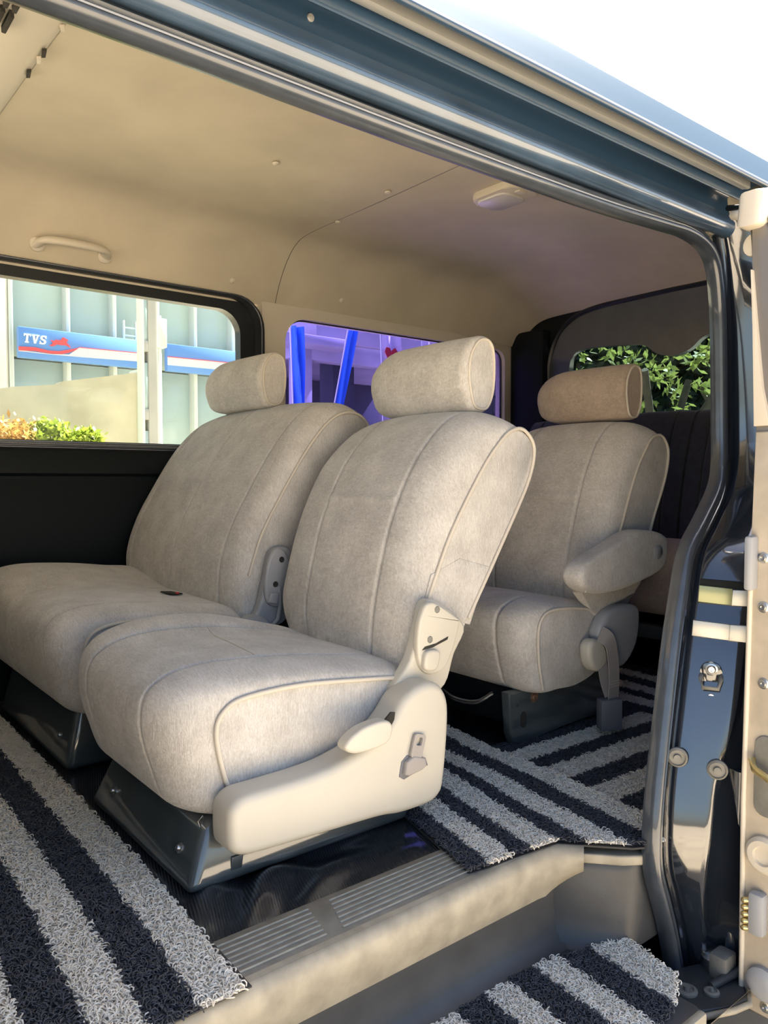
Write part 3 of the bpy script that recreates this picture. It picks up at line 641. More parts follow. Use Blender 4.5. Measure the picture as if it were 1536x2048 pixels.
prism('side_flap', [(1.70, .40), (1.76, .345), (1.80, .318), (1.83, .34), (1.86, .365), (1.96, .365), (2.0, .40), (2.02, .47), (1.95, .52), (1.80, .48)], 'y', .352, .378, 'velour', ba3, .010, 3)
hc = soft_prism('hinge_cover', [(1.752, .290), (1.800, .345), (1.905, .352), (1.945, .325), (1.930, .235), (1.870, .182), (1.808, .192), (1.772, .245)], .318, .362, .016, 'plastic_grey', s3)
soft_prism('hinge_knob', [(1.700, .255), (1.722, .276), (1.768, .262), (1.785, .216), (1.765, .19), (1.733, .188), (1.708, .212)], .312, .352, .014, 'plastic', s3)
belt = sweep('belt_strap', spline([(1.750, .318, .288), (1.772, .302, .268), (1.783, .298, .22), (1.788, .297, .16), (1.784, .297, .105)], 6), [(-.001, -.023), (.001, -.023), (.001, .023), (-.001, .023)], (0, 1, 0), 'webbing', s3)
sweep('strap_fold', spline([(1.755, .320, .265), (1.757, .316, .22), (1.768, .312, .16), (1.778, .304, .12)], 6), [(-.001, -.02), (.001, -.02), (.001, .02), (-.001, .02)], (0, 1, 0), 'webbing', belt)
for k in range(3): box('stitching', (1.768, 1.808), (.2945, .2955), (.143+k*.007, .1445+k*.007), 'piping', belt, 0)
box('belt_buckle', (1.742, 1.802), (.282, .318), (.028, .112), 'buckle', s3, .004, rot=(0, 0, -.5))
b3 = prism('base', [(1.492, .150), (1.502, .04), (1.515, .012), (1.545, .004), (1.60, .012), (1.66, .024), (1.93, .024), (1.93, .150), (1.60, .145)], 'y', .410, .440, 'base', s3, .006, 3)
box('base_pan', (1.53, 1.93), (.43, .80), (.05, .145), 'black', s3, .01)
prism('foot_slot', rrect(1.538, 1.560, .050, .092, .010, 4), 'y', .4085, .412, 'seam', b3)
bolt('pivot_bolt', (1.592, .410, .124), (0, -1, 0), .010, 'rust', b3); lathe('hole', [(.004, 0), (.0005, .0006)], (1.525, .4098, .112), (0, -1, 0), 'seam', b3, 10)
box('rear_foot', (1.90, 1.95), (.41, .45), (.0, .10), 'base', s3, .006)
for x in (1.55, 1.88): box('inner_foot', (x, x+.05), (.76, .80), (.0, .08), 'base', s3, .006)
tube('slide_bar', spline([(1.53, .70, .092), (1.505, .62, .088), (1.505, .54, .096), (1.53, .50, .125)], 5), .007, 'steel', s3)

# ---------- last row bench
s4 = tag(empty('rear_bench', (2.7, .8, 0)), 'dark bench seat in shadow at the very back under the rear window', 'bench seat')
h_main = [(2.42, .24), (2.40, .32), (2.40, .42), (2.43, .475), (2.52, .49), (2.66, .47), (2.78, .45), (2.80, .36), (2.76, .25), (2.60, .22)]
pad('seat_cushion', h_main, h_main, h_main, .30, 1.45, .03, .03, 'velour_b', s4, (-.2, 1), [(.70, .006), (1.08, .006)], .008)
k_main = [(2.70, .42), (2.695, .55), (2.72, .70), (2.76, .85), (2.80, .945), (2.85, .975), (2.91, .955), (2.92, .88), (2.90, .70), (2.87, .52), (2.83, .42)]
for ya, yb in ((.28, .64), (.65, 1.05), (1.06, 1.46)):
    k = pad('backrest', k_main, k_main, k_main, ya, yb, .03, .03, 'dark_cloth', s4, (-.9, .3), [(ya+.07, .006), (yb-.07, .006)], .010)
box('crossbar', (2.44, 2.48), (.30, 1.45), (.14, .19), 'base', s4, .008)
for y in (.36, .92, 1.38): box('leg', (2.50, 2.75), (y, y+.04), (0, .25), 'black', s4, .006)

# ================================================================== FLOOR MATS
def fast_mesh(name, V, Q, m, parent):
    me = bpy.data.meshes.new(name); me.vertices.add(len(V)); me.vertices.foreach_set('co', V.astype(np.float32).ravel())
    me.loops.add(Q.size); me.loops.foreach_set('vertex_index', Q.astype(np.int32).ravel())
    me.polygons.add(len(Q)); me.polygons.foreach_set('loop_start', np.arange(0, Q.size, 4, dtype=np.int32))
    me.update(calc_edges=True); me.shade_smooth()
    return link(name, me, m, parent)
def coil_stripe(name, quad, zf, m, parent, dens, r=.0042, th=.00118, slab=.004):
    """quad = four xy corners (inner-a, outer-a, outer-b, inner-b); a slab and a nap of coiled loops"""
    q = np.array(quad, float); n = 14; V = []; F = []
    def B(u, v): return (1-u)*((1-v)*q[0]+v*q[3])+u*((1-v)*q[1]+v*q[2])
    area = .5*abs(np.cross(q[2]-q[0], q[3]-q[1])); N = max(40, int(area*1e4*dens))
    u = RNG.random(N); v = RNG.random(N); jit = RNG.normal(0, .0022, (N, 2))
    C = ((1-u)*(1-v))[:, None]*q[0]+((1-u)*v)[:, None]*q[3]+(u*(1-v))[:, None]*q[1]+(u*v)[:, None]*q[2]+jit
    Z = np.array([zf(x, y) for x, y in C])
    phi = RNG.random(N)*2*np.pi; til = np.radians(RNG.uniform(10, 82, N))*np.where(RNG.random(N) < .5, 1, -1); rr = r*RNG.uniform(.7, 1.3, N)
    e1 = np.stack([np.cos(phi), np.sin(phi), np.zeros(N)], 1); ep = np.stack([-np.sin(phi), np.cos(phi), np.zeros(N)], 1)
    e2 = ep*np.sin(til)[:, None]+np.array([0, 0, 1.])*np.cos(til)[:, None]; nn = np.cross(e1, e2)
    ts = np.radians(np.linspace(-25, 215, 6)); k = len(ts)
    cen = np.concatenate([C, (Z+slab+.0015)[:, None]], 1)
    VV = np.zeros((N, k, 3, 3))
    for i, t in enumerate(ts):
        d = e1*np.cos(t)+e2*np.sin(t); p = cen+d*rr[:, None]
        for j, a in enumerate((0, 2*np.pi/3, 4*np.pi/3)): VV[:, i, j] = p+(d*np.cos(a)+nn*np.sin(a))*th
    VV[..., 2] = np.maximum(VV[..., 2], Z[:, None, None]+.001)
    V = VV.reshape(-1, 3); base = (np.arange(N)*k*3)[:, None]; Q = []
    for i in range(k-1):
        for j in range(3):
            j2 = (j+1) % 3; Q.append(base+np.array([[i*3+j, i*3+j2, (i+1)*3+j2, (i+1)*3+j]]))
    Q = np.stack(Q, 1).reshape(-1, 4)
    # slab
    g = 16; SV = []; 
    for a in range(g+1):
        for b in range(5):
            p = B(a/g, b/4); SV.append((p[0], p[1], zf(*p)+slab))
    SQ = [(a*5+b, (a+1)*5+b, (a+1)*5+b+1, a*5+b+1) for a in range(g) for b in range(4)]
    o = fast_mesh(name, np.concatenate([V, np.array(SV)]), np.concatenate([Q, np.array(SQ)+len(V)]), m, parent)
    o['kind'] = 'stuff'; return o
def backing(parent, poly, z0, z1, zf=None):
    o = prism('backing', poly, 'z', z0, z1, 'mat_back', parent); return o

flat = lambda x, y: .004
# front mat: stripes run across the van
m1 = tag(empty('floor_mat', (.3, .6, .002)), 'striped black and cream coil mat in front of the seats', 'floor mat', 'striped coil floor mats')
def fx(k, y): return .508-k*.0655+.022*min(y, .9) - .012*math.exp(-((y-.0)/.06)**2)
for k in range(6):
    far = 1.55 if k < 4 else .5
    segs = [(-.012, .35), (.35, far)] if far > .5 else [(-.012, far)]
    for ya, yb in segs:
        q = [(fx(k+1, ya), ya), (fx(k+1, yb), yb), (fx(k, yb), yb), (fx(k, ya), ya)]
        coil_stripe('light_stripe' if k % 2 == 0 else 'dark_stripe', q, flat, 'mat_light' if k % 2 == 0 else 'mat_dark', m1, 5.5 if ya < .3 else 3.6, .0048, .00125)
backing(m1, [(.10, -.010), (.507, -.010), (.532, .8), (.535, 1.56), (.16, 1.56)], .0045, .0065)
# second mat: under and behind the nearest seat, stripes across, lying askew
m2 = tag(empty('floor_mat', (1.2, .3, .002)), 'striped coil mat lying askew at the sill between the two seat rows', 'floor mat', 'striped coil floor mats')
def wav(x, y): return .006+.004*math.sin(14*x+9*y)*min(1, max(0, (y-.05)/.2))+.010*math.exp(-((x-1.42)/.06)**2)
edges = [.958, 1.003, 1.062, 1.108, 1.172, 1.212, 1.268, 1.322, 1.385]
out_y = [.022, .014, .010, .004, -.004, -.045, -.105, -.135, -.10]
for k in range(8):
    xa, xb = edges[k], edges[k+1]
    q = [(xa, out_y[k]), (xa+.20-k*.012, .80), (xb+.20-(k+1)*.012, .80), (xb, out_y[k+1])]
    light = k % 2 == 1
    mid0 = [(q[0][0]*.5+q[1][0]*.5, q[0][1]*.5+q[1][1]*.5), (q[3][0]*.5+q[2][0]*.5, q[3][1]*.5+q[2][1]*.5)]
    coil_stripe('light_stripe' if light else 'dark_stripe', [q[0], mid0[0], mid0[1], q[3]], wav, 'mat_light' if light else 'mat_dark', m2, 5.5)
    coil_stripe('light_stripe' if light else 'dark_stripe', [mid0[0], q[1], q[2], mid0[1]], wav, 'mat_light' if light else 'mat_dark', m2, 3.5)
backing(m2, list(zip(edges, out_y))+[(1.49, .80), (1.158, .80)], .001, .0045)
# third mat: stripes run along the van beside the rear seat
m3 = tag(empty('floor_mat', (1.7, .2, .002)), 'striped coil mat beside the rear seat with stripes running lengthways', 'floor mat', 'striped coil floor mats')
ye = [.445, .388, .318, .262, .185, .118, .04, -.03, -.10]
for k in range(8):
    xe = 2.06-.03*k; light = k % 2 == 0 if k else False
    light = (k % 2 == 1)
    q = [(1.37, ye[k]), (xe, ye[k]-.02), (xe, ye[k+1]-.02), (1.37, ye[k+1])]
    coil_stripe('light_stripe' if light else 'dark_stripe', q, lambda x, y: .003, 'mat_light' if light else 'mat_dark', m3, 4.0)
backing(m3, [(1.37, -.11), (1.84, -.12), (2.06, .42), (2.06, .45), (1.37, .45)], .0006, .003)
# fourth mat at the back
m4 = tag(empty('floor_mat', (2.35, .4, .002)), 'striped coil mat at the back in front of the dark bench', 'floor mat', 'striped coil floor mats')
xe = [2.07, 2.13, 2.20, 2.26, 2.33, 2.40, 2.47, 2.55]
for k in range(7):
    light = k % 2 == 1
    coil_stripe('light_stripe' if light else 'dark_stripe', [(xe[k]-.05, .12), (xe[k], .95), (xe[k+1], .95), (xe[k+1]-.05, .12)], lambda x, y: .003, 'mat_light' if light else 'mat_dark', m4, 1.6)
backing(m4, [(2.02, .12), (2.50, .12), (2.55, .95), (2.07, .95)], .0006, .003)
# step mat
m5 = tag(empty('step_mat', (.9, -.14, -.188)), 'striped black and cream coil mat on the lower step', 'floor mat', 'striped coil floor mats')
xs = [.48, .55, .62, .69, .755, .815, .875, .945, 1.005, 1.07, 1.13, 1.195, 1.262]
for k in range(12):
    light = k % 2 == 1
    ya = lambda x: -.030 - max(0, (x-1.10))*.35
    yb = lambda x: -.262+max(0, x-1.18)*.6
    q = [(xs[k], ya(xs[k])), (xs[k]-.02, yb(xs[k])), (xs[k+1]-.02, yb(xs[k+1])), (xs[k+1], ya(xs[k+1]))]
    coil_stripe('light_stripe' if light else 'dark_stripe', q, lambda x, y: -.188+.012*max(0, (x-1.15)/.1)**2, 'mat_light' if light else 'mat_dark', m5, 5.5)
backing(m5, [(.46, -.03), (1.10, -.03), (1.19, -.06), (1.19, -.25), (.44, -.262)], -.1915, -.1885)

# ================================================================== FITTINGS
g = tag(empty('assist_grip', (.81, 1.70, 1.46)), 'beige moulded assist grip above the clear side window', 'grab handle')
gp = spline([(.700, 1.715, 1.452), (.715, 1.675, 1.462), (.75, 1.655, 1.462), (.81, 1.650, 1.462), (.87, 1.655, 1.462), (.905, 1.675, 1.462), (.920, 1.712, 1.455)], 6)
sweep('handle', gp, [(.012*math.cos(a), .018*math.sin(a)) for a in np.linspace(0, 2*math.pi, 12, endpoint=False)], (0, -.6, .8), 'headtrim', g, ang=80)
for x in (.703, .917): lathe('mount', [(.024, 0), (.022, .006), (.012, .010), (.0005, .011)], (x, 1.712, 1.456), (0, -1, -.4), 'headtrim', g, 16)
dl = tag(empty('dome_lamp', (1.9, .81, 1.62)), 'rectangular dome lamp set in the beige headliner', 'ceiling lamp')
prism('bezel', rrect(1.835, 1.985, .715, .915, .045, 6), 'z', 1.617, 1.645, 'headtrim', dl, .010, 3)
prism('lens', rrect(1.852, 1.968, .770, .902, .03, 6), 'z', 1.611, 1.63, 'lamp', dl, .006, 3)
prism('switch', rrect(1.88, 1.92, .728, .752, .006, 3), 'z', 1.613, 1.622, 'headtrim', dl, .002, 2)

# pillar fittings
def jp_(z, f):                                                # point on the jamb face at height z, f from seal side (0) to outer corner (1)
    best = min(fine, key=lambda r: abs(r[0]-z)); sec = jamb_section(*best); a, b = sec[4], sec[6]
    return Vector((a[0]+(b[0]-a[0])*f, a[1]+(b[1]-a[1])*f, z))
def jn(z):
    best = min(fine, key=lambda r: abs(r[0]-z)); sec = jamb_section(*best); a, b = Vector(sec[4]), Vector(sec[6]); d = (b-a).normalized(); return Vector((d.y, -d.x, 0)) if d.y < 0 and False else Vector((-abs(d.y), -abs(d.x), 0)).normalized(), Vector((d.x, d.y, 0))
def on_jamb(z, f, pts, depth, name, m, parent, lift=0.0, bev=.002):
    c = jp_(z, f); n, d = jn(z); bm = bmesh.new()
    A = [bm.verts.new(c+d*u+Vector((0, 0, v))+n*lift) for u, v in pts]; B_ = [bm.verts.new(c+d*u+Vector((0, 0, v))+n*(lift+depth)) for u, v in pts]
    k = len(pts); bm.faces.new(A); bm.faces.new(B_[::-1])
    for i in range(k): bm.faces.new((A[i], A[(i+1) % k], B_[(i+1) % k], B_[i]))
    if bev: bmesh.ops.bevel(bm, geom=[e for e in bm.edges if e.verts[0] in B_ and e.verts[1] in B_], offset=bev, segments=2, profile=.5, affect='EDGES')
    return bm_obj(name, bm, m, parent)
st = on_jamb(.305, .52, rrect(-.020, .020, -.045, .040, .018, 5), .003, 'striker_plate', 'paint', wl, -.001)
n_, d_ = jn(.305); c_ = jp_(.305, .52)
for dz in (.026, -.028): bolt('striker_screw', c_+n_*.003+Vector((0, 0, dz))+d_*.001, n_, .0075, 'steel', st)
tube('striker_loop', [c_+d_*u+n_*h+Vector((0, 0, v)) for u, h, v in ((-.018, .0, .012), (-.018, .022, .010), (-.014, .028, -.006), (.014, .028, -.006), (.018, .022, .010), (.018, .0, .012))], .0045, 'scuff', st)
for z, f, r in ((.165, -.05, .019), (.15, 1.12, .019)):
    n2, d2 = jn(z); lathe('rubber_stop', [(r, 0), (r, .006), (r*.8, .010), (r*.75, .006), (r*.4, .006), (r*.35, .012), (.0005, .012)], jp_(z, f)+n2*.002, n2, 'scuff', wl, 20)
# centre rail end on the pillar: dark channel with bright plates
on_jamb(.455, .55, [(-.048, -.028), (.070, -.034), (.070, .042), (-.042, .046)], .004, 'rail_channel', 'black', wl, -.001)
on_jamb(.468, .42, [(-.036, -.014), (.030, -.018), (.028, .016), (-.034, .020)], .006, 'rail_plate', 'plate', wl, .002)
on_jamb(.468, .95, [(-.016, -.018), (.030, -.018), (.030, .014), (-.014, .014)], .007, 'rail_end_cap', 'rail', wl, .002)
on_jamb(.405, .45, [(-.040, -.016), (.030, -.020), (.030, .012), (-.038, .016)], .006, 'lower_plate', 'rail', wl, .001)
on_jamb(.405, .98, [(-.014, -.020), (.040, -.022), (.040, .012), (-.012, .012)], .008, 'lower_cap', 'rail', wl, .001)
# guide block under the roof rail
prism('guide_block', rrect(-.160, -.105, 1.150, 1.215, .018, 5), 'x', 1.705, 1.735, 'scuff', wl, .006, 3)
prism('guide_block_core', rrect(-.150, -.120, 1.165, 1.205, .010, 4), 'x', 1.698, 1.715, 'step', wl, .004, 2)

# ---- sliding door, slid back along the outside of the body
d1 = empty('door_1', (1.9, -.28, .4)); S(d1, 'open sliding door seen edge on with latch hardware, slid back beside the pillar')
LX = 1.425
# leading edge outline in y,z (a bent slab), extruded backwards
edge = [(-.243, -.30), (-.238, -.10), (-.240, .10), (-.243, .30), (-.246, .50), (-.250, .72), (-.248, .86), (-.243, .98), (-.236, 1.10), (-.228, 1.17), (-.26, 1.17), (-.30, 1.08), (-.345, .90), (-.37, .70), (-.385, .45), (-.385, .10), (-.37, -.30)]
prism('door_body', edge, 'x', LX, 3.0, 'door_shade', d1, .006)
prism('door_skin', [(-.262, 1.172), (-.303, 1.08), (-.348, .90), (-.373, .70), (-.388, .45), (-.388, .10), (-.373, -.30), (-.379, -.30), (-.395, .10), (-.395, .45), (-.379, .70), (-.354, .90), (-.309, 1.085), (-.264, 1.178)], 'x', LX-.002, 3.05, 'paint', d1, .001)
strip = [(-.2495, .80), (-.244, .98), (-.238, 1.085), (-.240, 1.085), (-.250, .98), (-.262, .87), (-.278, .80)]
prism('edge_trim', strip, 'x', LX-.012, LX, 'door_trim', d1, .002)
prism('edge_plate', [(-.244, -.29), (-.240, .10), (-.246, .52), (-.251, .79), (-.36, .79), (-.38, .50), (-.38, -.29)], 'x', LX-.008, LX, 'door_metal', d1, .003)
tube('edge_bead', [(LX-.010, -.246, -.28), (LX-.010, -.243, .10), (LX-.010, -.249, .52), (LX-.010, -.253, .60)], .005, 'door_trim', d1)
box('latch_bar', (LX-.035, LX-.006), (-.262, -.246), (.50, .60), 'plastic_grey', d1, .006)
lathe('bolt_boss', [(.034, 0), (.034, .010), (.028, .016), (.018, .016), (.016, .010), (.0005, .010)], (LX-.006, -.285, .015), (-1, 0, .0), 'door_trim', d1, 24)
lathe('bolt_boss', [(.030, 0), (.030, .012), (.022, .018), (.010, .020), (.0005, .020)], (LX-.006, -.287, -.225), (-1, 0, 0), 'plastic_grey', d1, 24)
cn = box('connector', (LX-.03, LX-.004), (-.292, -.262), (-.135, -.055), 'plastic_grey', d1, .008)
for k in range(5): lathe('contact_pin', [(.0055, 0), (.0055, .010), (.003, .013), (.0005, .013)], (LX-.022, -.262, -.075-.013*k), (-.7, .7, 0), 'brass', cn, 12)
prism('latch_recess', rrect(-.345, -.262, .085, .235, .02, 4), 'x', LX-.012, LX-.006, 'scuff', d1, .002)
tube('latch_loop', [(LX-.02, -.262, .19), (LX-.03, -.272, .175), (LX-.032, -.30, .165), (LX-.03, -.33, .16)], .007, 'brass', d1)
for y, z in ((-.272, .47), (-.275, .33), (-.27, .56), (-.29, -.27)): bolt('screw', (LX-.008, y, z), (-1, 0, 0), .007, 'steel', d1)
# upper roller arm riding in the roof rail
tube('upper_arm', [(LX+.10, -.20, 1.19), (LX+.10, -.17, 1.225), (LX+.14, -.13, 1.245)], .012, 'door_trim', d1)
prism('upper_bracket', [(LX-.03, 1.16), (LX-.02, 1.225), (LX+.05, 1.245), (LX+.12, 1.235), (LX+.12, 1.16)], 'y', -.262, -.215, 'door_trim', d1, .014, 3)
tube('roller_shaft', [(LX+.06, -.235, 1.215), (LX+.14, -.115, 1.262)], .006, 'black', d1)
lathe('roller', [(.020, -.014), (.022, -.008), (.022, .008), (.020, .014), (.008, .016), (.0005, .016)], (LX+.02, -.235, 1.135), (-1, .2, 0), 'door_trim', d1, 20)
# lower roller arm and hinge plate at the foot of the pillar
la = prism('lower_arm', [(1.255, -.158), (1.30, -.132), (1.366, -.140), (1.44, -.170), (1.46, -.225), (1.385, -.272), (1.345, -.262), (1.29, -.238), (1.272, -.192)], 'z', -.262, -.250, 'step', d1, .004)
for x, y, r in ((1.318, -.190, .020), (1.350, -.222, .014)): lathe('arm_bolt', [(r, 0), (r, .004), (r*.7, .006), (r*.6, .003), (r*.3, .003), (r*.25, .010), (.0005, .010)], (x, y, -.250), (0, 0, 1), 'scuff', la, 18)
lathe('arm_roller', [(.022, 0), (.026, .006), (.026, .03), (.020, .036), (.010, .040), (.0005, .042)], (1.43, -.185, -.258), (0, 0, 1), 'steel', la, 20)
lathe('arm_pivot', [(.014, 0), (.014, .06), (.010, .066), (.0005, .066)], (1.455, -.165, -.258), (.2, .3, 1), 'scuff', la, 16)
box('arm_block', (1.395, 1.44), (-.225, -.19), (-.256, -.205), 'scuff', la, .006)
tube('hinge_link', [(1.36, -.215, -.245), (1.44, -.235, -.235), (1.50, -.24, -.23)], .008, 'step', la)
tube('body_seal', spline([(1.462, -.214, .14), (1.462, -.212, .06), (1.46, -.207, -.02), (1.46, -.198, -.075), (1.455, -.180, -.125), (1.458, -.190, -.155), (1.46, -.201, -.19), (1.46, -.198, -.25)], 6), .013, 'seal', wl, n=10)
tube('arm_rim', [(1.29, -.242, -.258), (1.345, -.266, -.258), (1.385, -.276, -.258), (1.46, -.235, -.258)], .006, 'dusty', la)
# body sill under the step
long_x('rocker', [(-.27, -.24), (-.25, -.27), (-.20, -.29), (-.13, -.30), (-.10, -.33), (-.10, -.42), (.1, -.44)], 'dusty', wl, .0, 2.6)
box('underbody', (-1.4, 3.0), (-.06, WY-.05), (-.42, -.215), 'black', wl, .02)

# ================================================================== OUTSIDE
GZ = -.62
V = [(-60, -60, GZ), (80, -60, GZ), (80, 80, GZ), (-60, 80, GZ)]
S(mesh('ground', V, [(0, 1, 2, 3)], 'ground', smooth=False), 'sandy sunlit ground around the van')
# glazed showroom with its sign
M['facade_a'] = mat('facade_glass_a', (0.47, 0.57, 0.54), 0.15); M['facade_b'] = mat('facade_glass_b', (0.42, 0.52, 0.52), 0.15); M['facade_c'] = mat('facade_glass_c', (0.50, 0.60, 0.54), 0.15)
M['facade_frame'] = mat('facade_frame', (0.62, 0.66, 0.62), 0.6); M['render'] = mat('wall_render', (0.66, 0.63, 0.55), 0.9, noise=(1.5, .08))
bld = tag(empty('showroom', (4, 9.2, GZ)), 'pale glazed showroom across the yard behind the blue sign', 'building')
box('wall', (1.0, 6.2), (9.35, 14), (GZ, 6.5), 'render', bld, .02)
px = [2.36, 3.02, 3.60, 4.18, 4.72, 5.30, 5.80]
for r, (za, zb) in enumerate(((GZ+.1, 1.0), (1.0, 2.2), (2.2, 3.4), (3.4, 4.6), (4.6, 5.8))):
    for c in range(6): box('pane', (px[c]+.02, px[c+1]-.02), (9.27, 9.36), (za+.015, zb-.015), 'facade_'+'abcbac'[(c*2+r) % 6], bld, .004)
for x in px: box('mullion', (x-.025, x+.025), (9.10, 9.36), (GZ, 5.9), 'facade_frame', bld, .006)
box('corner_column', (1.35, 2.336), (9.12, 9.4), (GZ, 6.4), 'render', bld, .03)
box('side_return', (-1.5, 1.35), (9.1, 9.4), (GZ, 6.4), 'render', bld, .03)
M['sign_blue'] = mat('sign_blue', (0.13, 0.29, 0.66), 0.4); M['sign_white'] = mat('sign_white', (0.62, 0.62, 0.68), 0.4); M['sign_red'] = mat('sign_red', (0.80, 0.09, 0.10), 0.4)
def sign(x0, x1, first):
    r = tag(empty('sign_board', ((x0+x1)/2, 8.95, 2.17)), 'blue sign board with white lettering and red running horse' if first else 'blue and white striped sign board right of the pole', 'sign', 'blue sign boards')
    box('panel', (x0, x1), (8.93, 9.03), (2.165, 2.525), 'sign_blue', r, .008)
    L = x1-x0; y0, y1 = 8.922, 8.932
    if first:
        prism('white_band', [(x0, 2.245), (x0+.25*L, 2.235), (x0+.38*L, 2.250), (x0+.46*L, 2.345), (x1, 2.355), (x1, 2.250), (x0+.5*L, 2.232), (x0+.2*L, 2.228), (x0, 2.232)], 'y', y0, y1, 'sign_white', r)
        top = [(0, .285), (.12, .295), (.22, .272), (.30, .276), (.36, .300), (.42, .325), (.46, .345)]; bot = [(.44, .318), (.38, .270), (.32, .245), (.24, .238), (.12, .252), (0, .240)]
        prism('red_swoosh', [(x0+a*L, 2.0+b) for a, b in top]+[(x0+a*L, 2.0+b) for a, b in bot], 'y', y0-.004, y1, 'sign_red', r)
        prism('red_line', [(x0+.46*L, 2.345), (x0+.46*L, 2.352), (x1, 2.362), (x1, 2.354)], 'y', y0-.004, y1, 'sign_red', r)
        # T V S in heavy slanted slab lettering (unit cell, slant added)
        letters = {'T': [[(0, .72), (0, 1), (.9, 1), (.9, .72), (.78, .72), (.78, .84), (.58, .84), (.58, .14), (.70, .14), (.70, 0), (.2, 0), (.2, .14), (.32, .14), (.32, .84), (.12, .84), (.12, .72)]],
                   'V': [[(0, 1), (.46, 1), (.46, .86), (.38, .86), (.50, .36), (.64, .86), (.54, .86), (.54, 1), (.96, 1), (.96, .86), (.86, .86), (.60, 0), (.34, 0), (.10, .86), (0, .86)]],
                   'S': [[(.86, .66), (.86, 1), (.74, 1), (.70, .94), (.56, 1), (.34, 1), (.12, .90), (.06, .72), (.14, .54), (.36, .44), (.56, .37), (.60, .27), (.52, .16), (.36, .15), (.20, .22), (.14, .36), (.02, .36), (.02, 0), (.14, 0), (.18, .06), (.34, 0), (.58, 0), (.80, .10), (.88, .28), (.82, .46), (.62, .57), (.40, .64), (.34, .74), (.40, .84), (.54, .85), (.68, .78), (.73, .66)]]}
        cx = x0+.050; h = .105; wd = .088
        for ch in 'TVS':
            for pl in letters[ch]: prism('letter_'+ch, [(cx+u*wd+.10*h*v, 2.335+v*h+.010*(3.0-cx)) for u, v in pl], 'y', y0-.004, y1, 'white', r)
            cx += wd*1.02
        hz = [(0, .10), (.13, .22), (.16, .42), (.06, .60), (.22, .55), (.32, .70), (.46, .66), (.56, .74), (.62, .95), (.70, 1.0), (.74, .92), (.86, .84), (.90, .70), (.82, .66), (.84, .48), (.92, .34), (1.02, .08), (.90, .16), (.76, .26), (.52, .22), (.36, .26), (.22, .06), (.10, .02)]
        prism('running_horse', [(x0+.345+u*.245, 2.325+v*.125) for u, v in hz], 'y', y0-.004, y1, 'sign_red', r)
    else:
        prism('white_band', [(x0, 2.345), (x1, 2.355), (x1, 2.250), (x0, 2.240)], 'y', y0, y1, 'sign_white', r)
        prism('red_line', [(x0, 2.345), (x0, 2.354), (x1, 2.362), (x1, 2.355)], 'y', y0-.004, y1, 'sign_red', r)
    for x in (x0+.2, x1-.2): box('bracket', (x-.02, x+.02), (9.02, 9.10), (2.3, 2.36), 'facade_frame', r, .004)
    return r
sign(2.395, 3.905, True); sign(4.235, 5.75, False)
# sloping yard wall, pole, pipe, plants
yw = tag(prism('yard_wall', [(-1.0, GZ), (3.10, GZ), (3.10, 1.83), (2.30, 1.67), (2.28, 1.64), (1.85, 1.585), (1.2, 1.44), (-1.0, 1.1)], 'y', 6.95, 7.15, 'yard'), 'cream concrete yard wall with a sloping top below the sign', 'wall')
box('end_post', (3.06, 3.14), (6.90, 7.2), (GZ, 1.86), 'facade_frame', yw, .01)
po = tag(empty('utility_pole', (2.80, 6, GZ)), 'grey concrete utility pole with slotted face outside the clear window', 'pole')
box('shaft', (2.775, 2.865), (5.95, 6.08), (GZ, 7), 'concrete', po, .01)
box('side_flange', (2.715, 2.737), (5.95, 6.08), (GZ, 7), 'facade_frame', po, .004)
for k in range(9): box('web', (2.737, 2.775), (5.97, 6.06), (GZ+.1+k*.62, GZ+.62+k*.62-.08), 'base' if False else 'facade_b', po, .003)
for k in range(10): box('tie', (2.735, 2.777), (5.955, 6.075), (GZ+.02+k*.62, GZ+.12+k*.62), 'concrete', po, .003)
pi_ = tag(empty('service_pipe', (3.0, 6.1, GZ)), 'thin pale pipe with meter box just right of the pole', 'pipe')
tube('pipe', [(2.945, 6.1, GZ), (2.945, 6.1, 2.25)], .016, 'facade_frame', pi_); box('meter_box', (2.90, 3.0), (6.05, 6.15), (1.95, 2.22), 'render', pi_, .01)
fr = tag(empty('pipe_frame', (3.8, 8.9, GZ)), 'small pale pipe rack standing above the sign', 'rack')
for x in (3.70, 3.86): box('upright', (x-.012, x+.012), (9.04, 9.08), (2.5, 2.78), 'facade_frame', fr, .002)
for z in (2.58, 2.68): box('rung', (3.70, 3.86), (9.045, 9.075), (z, z+.02), 'facade_frame', fr, .002)

def leafmat(name, c, tr):
    m = bpy.data.materials.new(name); m.use_nodes = True; N, L = nodes(m); b = N['Principled BSDF']
    oi = N.new('ShaderNodeTexCoord'); n = N.new('ShaderNodeTexNoise'); n.inputs['Scale'].default_value = 9; L.new(oi.outputs['Object'], n.inputs['Vector'])
    mx = N.new('ShaderNodeMix'); mx.data_type = 'RGBA'; mx.inputs[6].default_value = (c[0]*.6, c[1]*.65, c[2]*.6, 1); mx.inputs[7].default_value = (c[0]*1.4, c[1]*1.3, c[2]*1.2, 1); L.new(n.outputs['Fac'], mx.inputs[0])
    b.inputs['Roughness'].default_value = .5; L.new(mx.outputs[2], b.inputs['Base Color'])
    t = N.new('ShaderNodeBsdfTranslucent'); L.new(mx.outputs[2], t.inputs[0]); s = N.new('ShaderNodeMixShader'); s.inputs[0].default_value = tr
    L.new(b.outputs[0], s.inputs[1]); L.new(t.outputs[0], s.inputs[2]); L.new(s.outputs[0], N['Material Output'].inputs[0]); return m
